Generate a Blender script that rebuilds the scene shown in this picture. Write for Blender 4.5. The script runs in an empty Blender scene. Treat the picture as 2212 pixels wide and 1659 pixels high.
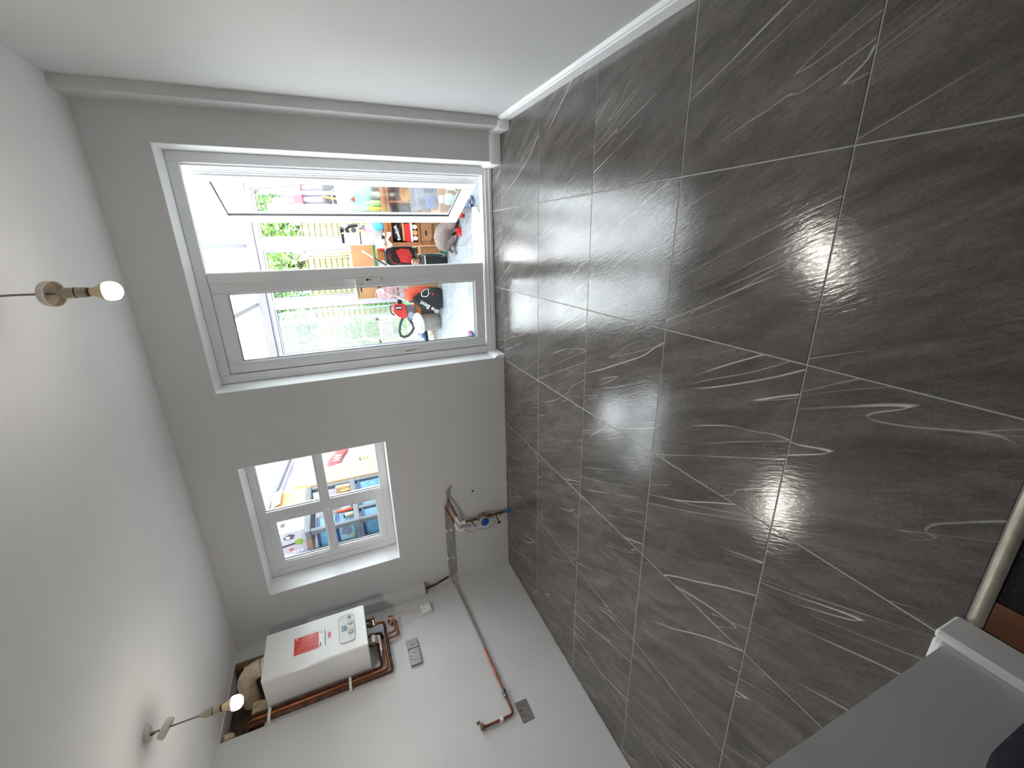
import bpy, bmesh, math, random
from mathutils import Vector, Matrix, noise
random.seed(7)
sc = bpy.context.scene
COL = sc.collection
PI = math.pi

# ---------------------------------------------------------------- camera, sky, exposure
cam = bpy.data.cameras.new('camera'); camo = bpy.data.objects.new('camera', cam); COL.objects.link(camo)
cam.sensor_fit = 'HORIZONTAL'; cam.sensor_width = 36.0; cam.lens = 14.836
cam.clip_start = 0.01; cam.clip_end = 200
YAW, PIT, ROL = -0.3565, -0.3801, -0.1545
fw = Vector((math.sin(YAW)*math.cos(PIT), math.cos(YAW)*math.cos(PIT), math.sin(PIT)))
rt = Vector((math.cos(YAW), -math.sin(YAW), 0)); up = rt.cross(fw)
r2 = math.cos(ROL)*rt + math.sin(ROL)*up; u2 = -math.sin(ROL)*rt + math.cos(ROL)*up
# the photograph lies on its side: its right is the room's down
camo.matrix_world = Matrix(((-u2.x, r2.x, -fw.x, 3.122), (-u2.y, r2.y, -fw.y, -3.237), (-u2.z, r2.z, -fw.z, 1.3125), (0, 0, 0, 1)))
sc.camera = camo

SKY = 12.5
w = bpy.data.worlds.new('overcast_sky'); sc.world = w; w.use_nodes = True
wn = w.node_tree; wn.nodes.clear()
wo = wn.nodes.new('ShaderNodeOutputWorld'); wb = wn.nodes.new('ShaderNodeBackground')
tc = wn.nodes.new('ShaderNodeTexCoord'); nz = wn.nodes.new('ShaderNodeTexNoise'); cr = wn.nodes.new('ShaderNodeValToRGB')
nz.inputs['Scale'].default_value = 1.6; nz.inputs['Detail'].default_value = 4
cr.color_ramp.elements[0].color = (0.85, 0.925, 1.0, 1); cr.color_ramp.elements[0].position = 0.3
cr.color_ramp.elements[1].color = (.97, .99, 1.0, 1); cr.color_ramp.elements[1].position = 0.7
wn.links.new(tc.outputs['Generated'], nz.inputs['Vector']); wn.links.new(nz.outputs['Fac'], cr.inputs['Fac'])
wn.links.new(cr.outputs['Color'], wb.inputs['Color']); wb.inputs['Strength'].default_value = SKY
wn.links.new(wb.outputs['Background'], wo.inputs['Surface'])

BULB_W = 5.0
sc.view_settings.view_transform = 'Standard'; sc.view_settings.look = 'None'
sc.view_settings.exposure = 0.20; sc.view_settings.gamma = 1.0; sc.view_settings.use_curve_mapping = False
cy = sc.cycles
cy.use_denoising = True; cy.max_bounces = 14; cy.diffuse_bounces = 8; cy.glossy_bounces = 5
cy.transparent_max_bounces = 24; cy.caustics_reflective = False; cy.caustics_refractive = False
cy.sample_clamp_indirect = 8.0

# ---------------------------------------------------------------- materials
def lin(c):
    return tuple((v/12.92 if v <= .04045 else ((v+.055)/1.055)**2.4) for v in (x/255 for x in c))
def M(name, rgb, rough=.5, var=.08, scale=12, bump=0., bscale=60, metal=0., spec=.5, k=1., detail=3, stretch=None, rgb2=None):
    m = bpy.data.materials.new(name); m.use_nodes = True
    nt = m.node_tree; b = nt.nodes['Principled BSDF']
    c = [min(v*k, .95) for v in lin(rgb)]
    c2 = [min(v*k, .95) for v in lin(rgb2)] if rgb2 else [min(v*(1+var), .97) for v in c]
    c1 = c if rgb2 else [v*(1-var) for v in c]
    t = nt.nodes.new('ShaderNodeTexCoord'); n = nt.nodes.new('ShaderNodeTexNoise'); mp = nt.nodes.new('ShaderNodeMapping')
    mp.inputs['Scale'].default_value = stretch or (1, 1, 1)
    nt.links.new(t.outputs['Object'], mp.inputs['Vector']); nt.links.new(mp.outputs['Vector'], n.inputs['Vector'])
    n.inputs['Scale'].default_value = scale; n.inputs['Detail'].default_value = detail
    r = nt.nodes.new('ShaderNodeValToRGB'); r.color_ramp.elements[0].position = .35; r.color_ramp.elements[1].position = .65
    r.color_ramp.elements[0].color = (*c1, 1); r.color_ramp.elements[1].color = (*c2, 1)
    nt.links.new(n.outputs['Fac'], r.inputs['Fac']); nt.links.new(r.outputs['Color'], b.inputs['Base Color'])
    b.inputs['Roughness'].default_value = rough; b.inputs['Metallic'].default_value = metal
    b.inputs['Specular IOR Level'].default_value = spec
    if bump:
        n2 = nt.nodes.new('ShaderNodeTexNoise'); n2.inputs['Scale'].default_value = bscale; n2.inputs['Detail'].default_value = 4
        nt.links.new(mp.outputs['Vector'], n2.inputs['Vector'])
        bp = nt.nodes.new('ShaderNodeBump'); bp.inputs['Strength'].default_value = bump; bp.inputs['Distance'].default_value = .01
        nt.links.new(n2.outputs['Fac'], bp.inputs['Height']); nt.links.new(bp.outputs['Normal'], b.inputs['Normal'])
    return m
def glass(name, tint=(.96, .97, .97), haze=0., rough=.02, ior=1.45):
    m = bpy.data.materials.new(name); m.use_nodes = True; nt = m.node_tree; nt.nodes.clear()
    o = nt.nodes.new('ShaderNodeOutputMaterial'); tr = nt.nodes.new('ShaderNodeBsdfTransparent'); gl = nt.nodes.new('ShaderNodeBsdfGlossy')
    lw = nt.nodes.new('ShaderNodeLayerWeight'); lw.inputs['Blend'].default_value = .5; pw = nt.nodes.new('ShaderNodeMath'); pw.operation = 'POWER'; pw.inputs[1].default_value = 5.
    fr = nt.nodes.new('ShaderNodeMath'); fr.operation = 'MULTIPLY_ADD'; f0 = ((ior-1)/(ior+1))**2; fr.inputs[1].default_value = 1-f0; fr.inputs[2].default_value = f0; mx = nt.nodes.new('ShaderNodeMixShader')
    tr.inputs['Color'].default_value = (*tint, 1); gl.inputs['Roughness'].default_value = rough; nt.links.new(lw.outputs['Facing'], pw.inputs[0]); nt.links.new(pw.outputs[0], fr.inputs[0])
    src = tr.outputs[0]
    if haze:
        tl = nt.nodes.new('ShaderNodeBsdfTranslucent'); df = nt.nodes.new('ShaderNodeBsdfDiffuse'); a = nt.nodes.new('ShaderNodeMixShader'); h = nt.nodes.new('ShaderNodeMixShader')
        nz = nt.nodes.new('ShaderNodeTexNoise'); nz.inputs['Scale'].default_value = 3
        mm = nt.nodes.new('ShaderNodeMath'); mm.operation = 'MULTIPLY'; mm.inputs[1].default_value = haze*2
        nt.links.new(nz.outputs['Fac'], mm.inputs[0])
        hc = tuple(t_**.8 for t_ in tint); tl.inputs['Color'].default_value = (*hc, 1); df.inputs['Color'].default_value = (*hc, 1)
        nt.links.new(tl.outputs[0], a.inputs[1]); nt.links.new(df.outputs[0], a.inputs[2]); a.inputs[0].default_value = .3
        nt.links.new(tr.outputs[0], h.inputs[1]); nt.links.new(a.outputs[0], h.inputs[2]); nt.links.new(mm.outputs[0], h.inputs[0]); src = h.outputs[0]
    nt.links.new(fr.outputs[0], mx.inputs[0]); nt.links.new(src, mx.inputs[1]); nt.links.new(gl.outputs[0], mx.inputs[2])
    nt.links.new(mx.outputs[0], o.inputs['Surface'])
    return m
def emit(name, rgb, s):
    m = bpy.data.materials.new(name); m.use_nodes = True; nt = m.node_tree; nt.nodes.clear()
    o = nt.nodes.new('ShaderNodeOutputMaterial'); e = nt.nodes.new('ShaderNodeEmission')
    e.inputs['Color'].default_value = (*rgb, 1); e.inputs['Strength'].default_value = s
    nt.links.new(e.outputs[0], o.inputs['Surface']); return m
def tile_mat(name, dark, light, vein, ang, rough, vw=.011, mottle=.75):
    """slate-look porcelain: long diagonal streaks, thin pale veins"""
    m = bpy.data.materials.new(name); m.use_nodes = True; nt = m.node_tree; b = nt.nodes['Principled BSDF']; L = nt.links.new
    t = nt.nodes.new('ShaderNodeTexCoord'); oi = nt.nodes.new('ShaderNodeObjectInfo')
    off = nt.nodes.new('ShaderNodeVectorMath'); off.operation = 'SCALE'; off.inputs[0].default_value = (13.1, 7.7, 5.3); L(oi.outputs['Random'], off.inputs['Scale'])
    ad = nt.nodes.new('ShaderNodeVectorMath'); ad.operation = 'ADD'; L(t.outputs['Object'], ad.inputs[0]); L(off.outputs[0], ad.inputs[1])
    def mapped(sx, sy):
        a = nt.nodes.new('ShaderNodeMapping'); a.vector_type = 'TEXTURE'; a.inputs['Rotation'].default_value = (0, 0, ang)
        c = nt.nodes.new('ShaderNodeMapping'); c.inputs['Scale'].default_value = (sx, sy, 1)
        L(ad.outputs[0], a.inputs['Vector']); L(a.outputs[0], c.inputs['Vector']); return c.outputs[0]
    def nse(vec, s, d, dist=0., rgh=.55):
        n = nt.nodes.new('ShaderNodeTexNoise'); n.inputs['Scale'].default_value = s; n.inputs['Detail'].default_value = d
        n.inputs['Distortion'].default_value = dist; n.inputs['Roughness'].default_value = rgh; L(vec, n.inputs['Vector']); return n.outputs['Fac']
    def ramp(v, p0, c0, p1, c1):
        r = nt.nodes.new('ShaderNodeValToRGB'); r.color_ramp.elements[0].position = p0; r.color_ramp.elements[1].position = p1
        r.color_ramp.elements[0].color = (*c0, 1); r.color_ramp.elements[1].color = (*c1, 1); L(v, r.inputs['Fac']); return r.outputs['Color']
    def math2(op, a, bb):
        n = nt.nodes.new('ShaderNodeMath'); n.operation = op
        for i, x in ((0, a), (1, bb)):
            if isinstance(x, (int, float)): n.inputs[i].default_value = x
            else: L(x, n.inputs[i])
        return n.outputs[0]
    def mix(f, a, bb):
        n = nt.nodes.new('ShaderNodeMix'); n.data_type = 'RGBA'; L(f, n.inputs[0])
        for i, x in ((6, a), (7, bb)):
            if isinstance(x, tuple): n.inputs[i].default_value = (*x, 1)
            else: L(x, n.inputs[i])
        return n.outputs[2]
    base = ramp(nse(mapped(1.3, 5.5), 2.2, 7, .9), .28, lin(dark), .72, lin(light))
    fine = ramp(nse(mapped(8, 30), 3.0, 6, .4, .65), .33, (.76, .76, .76), .68, (1.2, 1.2, 1.2))
    mm = nt.nodes.new('ShaderNodeMix'); mm.data_type = 'RGBA'; mm.blend_type = 'MULTIPLY'; mm.inputs[0].default_value = mottle
    grain = ramp(nse(mapped(1.5, 2.5), 85, 3, .2, .7), .32, (.66, .66, .66), .68, (1.32, 1.32, 1.32))
    gm = nt.nodes.new('ShaderNodeMix'); gm.data_type = 'RGBA'; gm.blend_type = 'MULTIPLY'; gm.inputs[0].default_value = .8; L(fine, gm.inputs[6]); L(grain, gm.inputs[7])
    L(base, mm.inputs[6]); L(gm.outputs[2], mm.inputs[7])
    def contour(sx, sy, s, dist, lev, wid, amp):
        vec = mapped(sx, sy); o2 = nt.nodes.new('ShaderNodeVectorMath'); o2.operation = 'ADD'; o2.inputs[1].default_value = (0, .02, 0); L(vec, o2.inputs[0])
        a = nse(vec, s, 2.5, dist, .45); c = nse(o2.outputs[0], s, 2.5, dist, .45)
        g = math2('MAXIMUM', math2('ABSOLUTE', math2('SUBTRACT', c, a), 0), .0004)
        d = math2('DIVIDE', math2('MULTIPLY', math2('ABSOLUTE', math2('SUBTRACT', a, lev), 0), .02), g)
        return ramp(d, 0.0, (amp, amp, amp), wid, (0, 0, 0))
    line = contour(.34, 2.9, 1.2, .25, .5, vw, 1.)
    line2 = contour(.30, 4.6, 1.7, .35, .47, vw, .6)
    gate = ramp(nse(mapped(1.1, 3.2), 1.5, 2), .46, (0, 0, 0), .60, (1, 1, 1))
    f = math2('MULTIPLY', math2('MAXIMUM', line, line2), gate)
    L(mix(f, mm.outputs[2], lin(vein)), b.inputs['Base Color'])
    bp = nt.nodes.new('ShaderNodeBump'); bp.inputs['Strength'].default_value = .16; bp.inputs['Distance'].default_value = .004
    L(math2('ADD', nse(mapped(6, 26), 4, 5, .2), math2('MULTIPLY', f, .3)), bp.inputs['Height']); L(bp.outputs['Normal'], b.inputs['Normal'])
    b.inputs['Roughness'].default_value = rough; b.inputs['Specular IOR Level'].default_value = .55
    return m

WALL = M('grey_wall_paint', (208, 208, 209), .75, .012, 3, .03, 220)
CEIL = M('ceiling_paint', (240, 240, 241), .85, .012, 2, .03, 180)
UPVC = M('white_upvc', (226, 226, 228), .32, .015, 4)
UPVC2 = M('conservatory_upvc', (158, 156, 167), .35, .015, 4)  # white frames toned darker than natural so they hold detail in daylight
GLOSS = M('white_gloss_paint', (241, 242, 243), .3, .02, 5)
RUBBER = M('black_gasket', (18, 18, 20), .6)
GLASS = glass('clear_glass')
GLASSD = glass('door_glass', (.95, .965, .965), ior=1.5)
ROOFG = glass('polycarbonate', (.955, .97, .97), .12, .1)
GROUT = M('light_grey_grout', (168, 166, 163), .8, .06, 30)
TILE = tile_mat('slate_look_tile', (74, 70, 67), (110, 105, 101), (205, 201, 196), math.radians(-65), .14)
TILE2 = tile_mat('conservatory_tile', (104, 109, 114), (146, 151, 156), (196, 198, 200), math.radians(-65), .33, .008)
COPPER = M('copper_pipe', (166, 98, 62), .38, .25, 18, .08, 50, .85)
OLDCOP = M('tarnished_copper', (92, 58, 42), .5, .45, 22, .15, 60, .55)
PIPEW = M('painted_pipe', (150, 146, 140), .55, .1, 20)
CLIPW = M('white_plastic', (232, 232, 230), .4, .03, 10)
BRASS = M('aged_brass', (120, 96, 60), .4, .3, 30, .1, 60, .8)
STEEL = M('brushed_steel', (150, 148, 144), .34, .1, 40, .04, 200, .9, stretch=(1, 12, 1))
DARK = M('matt_black', (24, 24, 26), .55, .2, 20)
CARDB = M('brown_cardboard', (196, 146, 100), .85, .06, 9, .05, 90, k=.62)
CARDL = M('pale_cardboard', (232, 196, 142), .85, .05, 9, .05, 90, k=.75)

# ---------------------------------------------------------------- mesh helpers
LOC = {}
class MB:
    def __init__(s): s.v = []; s.f = []; s.T = None
    def add(s, vs, fs):
        n = len(s.v)
        for p in vs:
            p = Vector(p); s.v.append(s.T @ p if s.T else p)
        s.f += [tuple(i+n for i in f) for f in fs]; return s
    def box(s, x0, y0, z0, x1, y1, z1, c=0.):
        x0, x1 = min(x0, x1), max(x0, x1); y0, y1 = min(y0, y1), max(y0, y1); z0, z1 = min(z0, z1), max(z0, z1)
        c = min(c, (x1-x0)*.45, (y1-y0)*.45, (z1-z0)*.45)
        if c <= 0:
            return s.add([(x0,y0,z0),(x1,y0,z0),(x1,y1,z0),(x0,y1,z0),(x0,y0,z1),(x1,y0,z1),(x1,y1,z1),(x0,y1,z1)],
                         [(0,3,2,1),(4,5,6,7),(0,1,5,4),(1,2,6,5),(2,3,7,6),(3,0,4,7)])
        vs = []; idx = {}
        for i in (0, 1):
            for j in (0, 1):
                for k in (0, 1):
                    X, Y, Z = (x0, x1)[i], (y0, y1)[j], (z0, z1)[k]
                    a, b, d = (c, -c)[i], (c, -c)[j], (c, -c)[k]
                    for ax, p in enumerate(((X, Y+b, Z+d), (X+a, Y, Z+d), (X+a, Y+b, Z))):
                        idx[i, j, k, ax] = len(vs); vs.append(p)
        fs = []
        for i in (0, 1):
            q = [idx[i,0,0,0], idx[i,1,0,0], idx[i,1,1,0], idx[i,0,1,0]]; fs.append(q if i else q[::-1])
            q = [idx[0,i,0,1], idx[0,i,1,1], idx[1,i,1,1], idx[1,i,0,1]]; fs.append(q if i else q[::-1])
            q = [idx[0,0,i,2], idx[1,0,i,2], idx[1,1,i,2], idx[0,1,i,2]]; fs.append(q if i else q[::-1])
        for i in (0, 1):
            for j in (0, 1):
                fs.append([idx[i,j,0,0], idx[i,j,1,0], idx[i,j,1,1], idx[i,j,0,1]])
                fs.append([idx[i,0,j,0], idx[i,1,j,0], idx[i,1,j,2], idx[i,0,j,2]])
                fs.append([idx[0,i,j,1], idx[1,i,j,1], idx[1,i,j,2], idx[0,i,j,2]])
                for k in (0, 1): fs.append([idx[i,j,k,0], idx[i,j,k,1], idx[i,j,k,2]])
        return s.add(vs, fs)
    def prism(s, pts, ax, a, b):
        def P(u, v, t): return ((t, u, v), (u, t, v), (u, v, t))[ax]
        n = len(pts); vs = [P(u, v, a) for u, v in pts] + [P(u, v, b) for u, v in pts]
        return s.add(vs, [tuple(range(n))[::-1], tuple(range(n, 2*n))] + [(i, (i+1) % n, n+(i+1) % n, n+i) for i in range(n)])
    def tube(s, path, r, n=8, cap=True):
        path = [Vector(p) for p in path]; rs = r if isinstance(r, (list, tuple)) else [r]*len(path)
        rings = []; prev = None
        for i, p in enumerate(path):
            a = path[max(i-1, 0)]; b = path[min(i+1, len(path)-1)]; t = (b-a).normalized()
            if prev is None:
                q = Vector((0, 0, 1)) if abs(t.z) < .9 else Vector((1, 0, 0)); prev = (q - t*q.dot(t)).normalized()
            else:
                prev = (prev - t*prev.dot(t)).normalized()
            o = t.cross(prev); rings.append([p + (prev*math.cos(2*PI*k/n) + o*math.sin(2*PI*k/n))*rs[i] for k in range(n)])
        vs = [v for rg in rings for v in rg]; fs = []
        for i in range(len(rings)-1):
            for k in range(n): fs.append((i*n+k, i*n+(k+1) % n, (i+1)*n+(k+1) % n, (i+1)*n+k))
        if cap: fs += [tuple(range(n))[::-1], tuple(range((len(rings)-1)*n, len(rings)*n))]
        return s.add(vs, fs)
    def lathe(s, prof, c, n=20, ax=2):
        def P(r, h, a):
            u, v = r*math.cos(a), r*math.sin(a)
            return ((c[0]+h, c[1]+u, c[2]+v), (c[0]+v, c[1]+h, c[2]+u), (c[0]+u, c[1]+v, c[2]+h))[ax]
        vs = [P(max(r, .0002), h, 2*PI*k/n) for r, h in prof for k in range(n)]; fs = []; m = len(prof)
        for i in range(m-1):
            for k in range(n): fs.append((i*n+k, i*n+(k+1) % n, (i+1)*n+(k+1) % n, (i+1)*n+k))
        fs += [tuple(range(n))[::-1], tuple(range((m-1)*n, m*n))]
        return s.add(vs, fs)
    def lump(s, c, r, amp=.12, seed=0, n=14, sq=1., flat=None, freq=2.2):
        """a soft lump (bag, cloth, bush core): superellipsoid shaken by noise"""
        vs = []; fs = []; m = n*2
        for i in range(n+1):
            th = PI*i/n
            for k in range(m):
                ph = 2*PI*k/m; d = Vector((math.sin(th)*math.cos(ph), math.sin(th)*math.sin(ph), math.cos(th)))
                e = Vector([math.copysign(abs(q)**sq, q) for q in d])
                q = 1+amp*noise.noise(d*freq+Vector((seed*3.1, seed, 7)))+amp*.5*noise.noise(d*freq*2.6+Vector((seed, 3, seed)))
                p = Vector((c[0]+e.x*r[0]*q, c[1]+e.y*r[1]*q, c[2]+e.z*r[2]*q))
                if flat is not None and p.z < flat: p.z = flat
                vs.append(p)
        for i in range(n):
            for k in range(m): fs.append((i*m+k, (i+1)*m+k, (i+1)*m+(k+1) % m, i*m+(k+1) % m))
        return s.add(vs, fs)
    def build(s, name, mat, parent=None, smooth=False, off=None):
        me = bpy.data.meshes.new(name); o0 = Vector((0, 0, 0))
        if parent is not None: o0 = LOC[parent.name]
        if off is not None: o0 = Vector(off)
        me.from_pydata([tuple(v-o0) for v in s.v], [], s.f)
        bm = bmesh.new(); bm.from_mesh(me); bmesh.ops.recalc_face_normals(bm, faces=bm.faces); bm.to_mesh(me); bm.free()
        if mat: me.materials.append(mat)
        if smooth:
            me.polygons.foreach_set('use_smooth', [True]*len(me.polygons))
            try: me.set_sharp_from_angle(angle=math.radians(42))
            except Exception: pass
        o = bpy.data.objects.new(name, me); COL.objects.link(o)
        if parent is not None:
            o.parent = parent; LOC[o.name] = o0
            if off is not None: o.location = o0 - LOC[parent.name]
        else:
            LOC[o.name] = o0
            if off is not None: o.location = o0
        return o
def thing(name, label, cat, loc, group=None):
    o = bpy.data.objects.new(name, None); COL.objects.link(o); o.empty_display_size = .05
    o.location = loc; LOC[o.name] = Vector(loc); o['label'] = label; o['category'] = cat
    if group: o['group'] = group
    return o
def tag(o, label, cat, group=None):
    o['label'] = label; o['category'] = cat
    if group: o['group'] = group
    return o
def struct(o): o['kind'] = 'structure'; return o
def root(name, loc=(0, 0, 0)):
    o = bpy.data.objects.new(name, None); COL.objects.link(o); o.location = loc; LOC[o.name] = Vector(loc); o.empty_display_size = .05; o['kind'] = 'structure'; return o
def dup(o, d, label=None):
    """a copy of a thing with its parts and sub-parts, moved by d"""
    def cp(a, par):
        c = a.copy(); COL.objects.link(c); LOC[c.name] = LOC[a.name] + Vector(d)
        if par: c.parent = par
        for ch in [x for x in bpy.data.objects if x.parent == a]: cp(ch, c)
        return c
    c = cp(o, None); c.location = o.location + Vector(d)
    if label: c['label'] = label
    return c
FACE_NY = Matrix(((1, 0, 0), (0, 0, -1), (0, 1, 0))).to_4x4()      # local xy -> X,Z seen from -Y
FACE_PX = Matrix(((0, 0, 1), (1, 0, 0), (0, 1, 0))).to_4x4()       # local xy -> Y,Z seen from +X
def text(body, size, pos, face, mat, name, parent, rot=0., depth=.0008, bold=0.):
    cu = bpy.data.curves.new('t', 'FONT'); cu.body = body; cu.size = size; cu.extrude = depth; cu.offset = bold
    cu.align_x = 'CENTER'; cu.align_y = 'CENTER'; cu.resolution_u = 3
    t = bpy.data.objects.new('t', cu); COL.objects.link(t)
    dg = bpy.context.evaluated_depsgraph_get(); me = bpy.data.meshes.new_from_object(t.evaluated_get(dg))
    bpy.data.objects.remove(t); bpy.data.curves.remove(cu)
    X = Matrix.Translation(Vector(pos)-LOC[parent.name]) @ face @ Matrix.Rotation(rot, 4, 'Z')
    me.transform(X); me.materials.clear(); me.materials.append(mat); me.name = name
    o = bpy.data.objects.new(name, me); COL.objects.link(o); o.parent = parent; LOC[o.name] = LOC[parent.name]; return o
def cells(xs, ys, holes):
    """grid rectangles left after removing holes"""
    for i in range(len(xs)-1):
        for j in range(len(ys)-1):
            cx, cyy = (xs[i]+xs[i+1])/2, (ys[j]+ys[j+1])/2
            if not any(h[0] < cx < h[1] and h[2] < cyy < h[3] for h in holes): yield xs[i], xs[i+1], ys[j], ys[j+1]
def wall_faces(xs, zs, holes, P, t0, t1):
    """one manifold wall pierced by holes; P maps (u, z, t) to a point"""
    mb = MB(); keep = set()
    nx, nzz = len(xs)-1, len(zs)-1
    for i in range(nx):
        for j in range(nzz):
            cx, cz = (xs[i]+xs[i+1])/2, (zs[j]+zs[j+1])/2
            if not any(h[0] < cx < h[1] and h[2] < cz < h[3] for h in holes): keep.add((i, j))
    V = {}; vs = []
    def vid(i, j, t):
        if (i, j, t) not in V: V[i, j, t] = len(vs); vs.append(P(xs[i], zs[j], (t0, t1)[t]))
        return V[i, j, t]
    fs = []
    for i, j in keep:
        fs.append([vid(i, j, 0), vid(i+1, j, 0), vid(i+1, j+1, 0), vid(i, j+1, 0)]); fs.append([vid(i, j+1, 1), vid(i+1, j+1, 1), vid(i+1, j, 1), vid(i, j, 1)])
        for di, dj, a, b in ((-1, 0, (i, j), (i, j+1)), (1, 0, (i+1, j), (i+1, j+1)), (0, -1, (i, j), (i+1, j)), (0, 1, (i, j+1), (i+1, j+1))):
            if (i+di, j+dj) not in keep: fs.append([vid(*a, 0), vid(*b, 0), vid(*b, 1), vid(*a, 1)])
    return mb.add(vs, fs)

# ---------------------------------------------------------------- room shell
W, H = 3.913, 2.40
DX0, DX1, DZ = 2.17, 3.668, 2.098            # door opening
WX0, WX1, WZ0, WZ1 = .44, 1.596, 1.05, 2.085  # window opening
struct(wall_faces([-.30, WX0, WX1, DX0, DX1, W+.2], [0, WZ0, WZ1, DZ, 2.62], [(WX0, WX1, WZ0, WZ1), (DX0, DX1, 0, DZ)],
                  lambda u, z, t: (u, t, z), 0., .30).build('wall_back', WALL))
HY0, HY1, HZ0, HZ1 = -.735, -.125, 2.13, 2.392   # knocked-out hole above the boiler
wl = struct(wall_faces([-3.10, HY0, HY1, 0.], [0, HZ0, HZ1, 2.62], [(HY0, HY1, HZ0, HZ1)], lambda u, z, t: (t, u, z), -.14, 0.).build('wall_left', WALL))
BRK = M('dark_brown_brick', (74, 56, 44), .9, .4, 30, .5, 40)  # dark brown brick at the back of the knocked-out hole
MB().box(-.30, -3.10, 0, -.145, 0, 2.62).build('brick_backing', BRK, wl)
TIMB = M('old_timber', (120, 90, 62), .8, .25, 8, .2, 40, stretch=(1, 1, 6))
MB().box(-.135, HY1-.055, HZ0, -.006, HY1-.001, HZ1-.001, .004).build('timber_lintel', TIMB, wl)
struct(MB().box(W, -5.2, 0, W+.2, -.001, 2.62).build('wall_right', WALL))
struct(MB().box(-.3, -5.2, 0, 2.205, -2.955, 2.399).build('wall_front', WALL))
struct(MB().box(2.206, -5.3, 0, W+.2, -5.2, 2.399).build('wall_hall', WALL))
struct(MB().box(-.3, -5.3, H, W+.2, -.001, H+.12).build('ceiling', CEIL))
# thin white linings over the door and window reveals, paler than the walls
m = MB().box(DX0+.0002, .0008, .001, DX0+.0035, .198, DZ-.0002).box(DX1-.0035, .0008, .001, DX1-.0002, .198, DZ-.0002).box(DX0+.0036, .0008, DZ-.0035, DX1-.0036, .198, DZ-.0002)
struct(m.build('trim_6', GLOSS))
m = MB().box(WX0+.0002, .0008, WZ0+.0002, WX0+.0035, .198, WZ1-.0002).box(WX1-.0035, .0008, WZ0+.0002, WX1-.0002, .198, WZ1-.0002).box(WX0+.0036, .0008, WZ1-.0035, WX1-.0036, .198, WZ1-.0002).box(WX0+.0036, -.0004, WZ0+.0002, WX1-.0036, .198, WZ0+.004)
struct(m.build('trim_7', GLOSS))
# boxed-in pipes in the right-hand corner
struct(MB().box(3.858, -.172, 0, W-.0005, -.0005, H-.0005).build('wall_boxing', WALL))
# raw edge where wall meets floor
RAW = M('bare_plaster_edge', (128, 100, 72), .9, .4, 40, .4, 80)
def raw(pts, nrm, name):
    mb = MB(); n = len(pts)
    for i in range(n-1):
        p, q = Vector(pts[i]), Vector(pts[i+1]); h = random.uniform(.002, .0055); d = random.uniform(.0004, .0013)
        a = Vector(nrm)*d
        mb.box(min(p.x, q.x, p.x+a.x), min(p.y, q.y, p.y+a.y), 0.0003, max(p.x, q.x, p.x+a.x), max(p.y, q.y, p.y+a.y), h)
    return struct(mb.build(name, RAW))
raw([(x*2.16/70, -.0004, 0) for x in range(1, 71)], (0, -1, 0), 'trim_1')
raw([(.0004, -y*2.94/90-.006, 0) for y in range(91)], (1, 0, 0), 'trim_2')

# skirting boards (moulded top edge)
def skirt(name, a, b, n, h=.082, t=.018):
    """skirting from a to b on the wall whose room-side normal is n"""
    a, b, n = Vector((*a, 0)), Vector((*b, 0)), Vector((*n, 0))
    pr = [(.0003, .0003), (t, .0003), (t, h*.70), (t*.78, h*.78), (t*.72, h*.86), (t*.40, h*.96), (t*.25, h), (.0003, h)]
    mb = MB(); m = len(pr)
    vs = [p + n*u + Vector((0, 0, v)) for p in (a, b) for u, v in pr]
    mb.add(vs, [tuple(range(m))[::-1], tuple(range(m, 2*m))]+[(i, (i+1) % m, m+(i+1) % m, m+i) for i in range(m)])
    return struct(mb.build(name, GLOSS))
skirt('baseboard_right', (W, -.171), (W, -2.95), (-1, 0), t=.020)
skirt('baseboard_boxing', (3.8395, -.172), (W-.021, -.172), (0, -1))
skirt('baseboard_corner', (3.858, -.001), (3.858, -.1894), (-1, 0))
skirt('baseboard_back', (3.6467, 0), (3.8395, 0), (0, -1))
skirt('baseboard_reveal', (DX1-.0037, -.0174), (DX1-.0037, .197), (-1, 0))
skirt('baseboard_jamb', (DX0+.0037, .197), (DX0+.0037, -.012), (1, 0), h=.085, t=.026)
struct(MB().box(2.2053, -5.1, .0003, 2.231, -2.9335, .100, .006).build('baseboard_hall', GLOSS))
struct(MB().box(.02, -2.9547, .0003, 2.2048, -2.934, .100, .006).build('baseboard_front', GLOSS))

# floor: grout bed with every porcelain tile laid on it
floor = struct(MB().box(-.3, -2.951, -.12, W+.2, .30, -.0013).build('floor', GROUT))
TX, TY, G = .594, .606, .0046
shared = {}
def tile(parent, x0, x1, y0, y1, mat, top=0., th=.010, tilt=.0011, c=.0008):
    k = (round(x1-x0, 4), round(y1-y0, 4), mat.name)
    cx, cyy = (x0+x1)/2, (y0+y1)/2
    if k not in shared:
        me_o = MB().box(x0, y0, top-th, x1, y1, top, c).build('tile', mat, parent, off=(cx, cyy, top)); shared[k] = me_o.data
    else:
        me_o = bpy.data.objects.new('tile', shared[k]); COL.objects.link(me_o); me_o.parent = parent; me_o.location = Vector((cx, cyy, top))-LOC[parent.name]
    me_o.rotation_euler = (random.uniform(-tilt, tilt), random.uniform(-tilt, tilt), 0)
    return me_o
xl = [3.338+TX-.001] + [3.338-TX*j for j in range(7)]
xl = sorted([.002] + [x for x in xl if .02 < x < W-.03] + [W-.003])
yl = sorted([-2.949] + [-.032-TY*i for i in range(5)] + [-.0015])
for i in range(len(xl)-1):
    for j in range(len(yl)-1):
        tile(floor, xl[i]+G/2, xl[i+1]-G/2, yl[j]+G/2, yl[j+1]-G/2, TILE)
for a, b in ((2.172, 2.744), (2.744, 3.338), (3.338, 3.666)): tile(floor, a+G/2, b-G/2, .0, .178, TILE)

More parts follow.
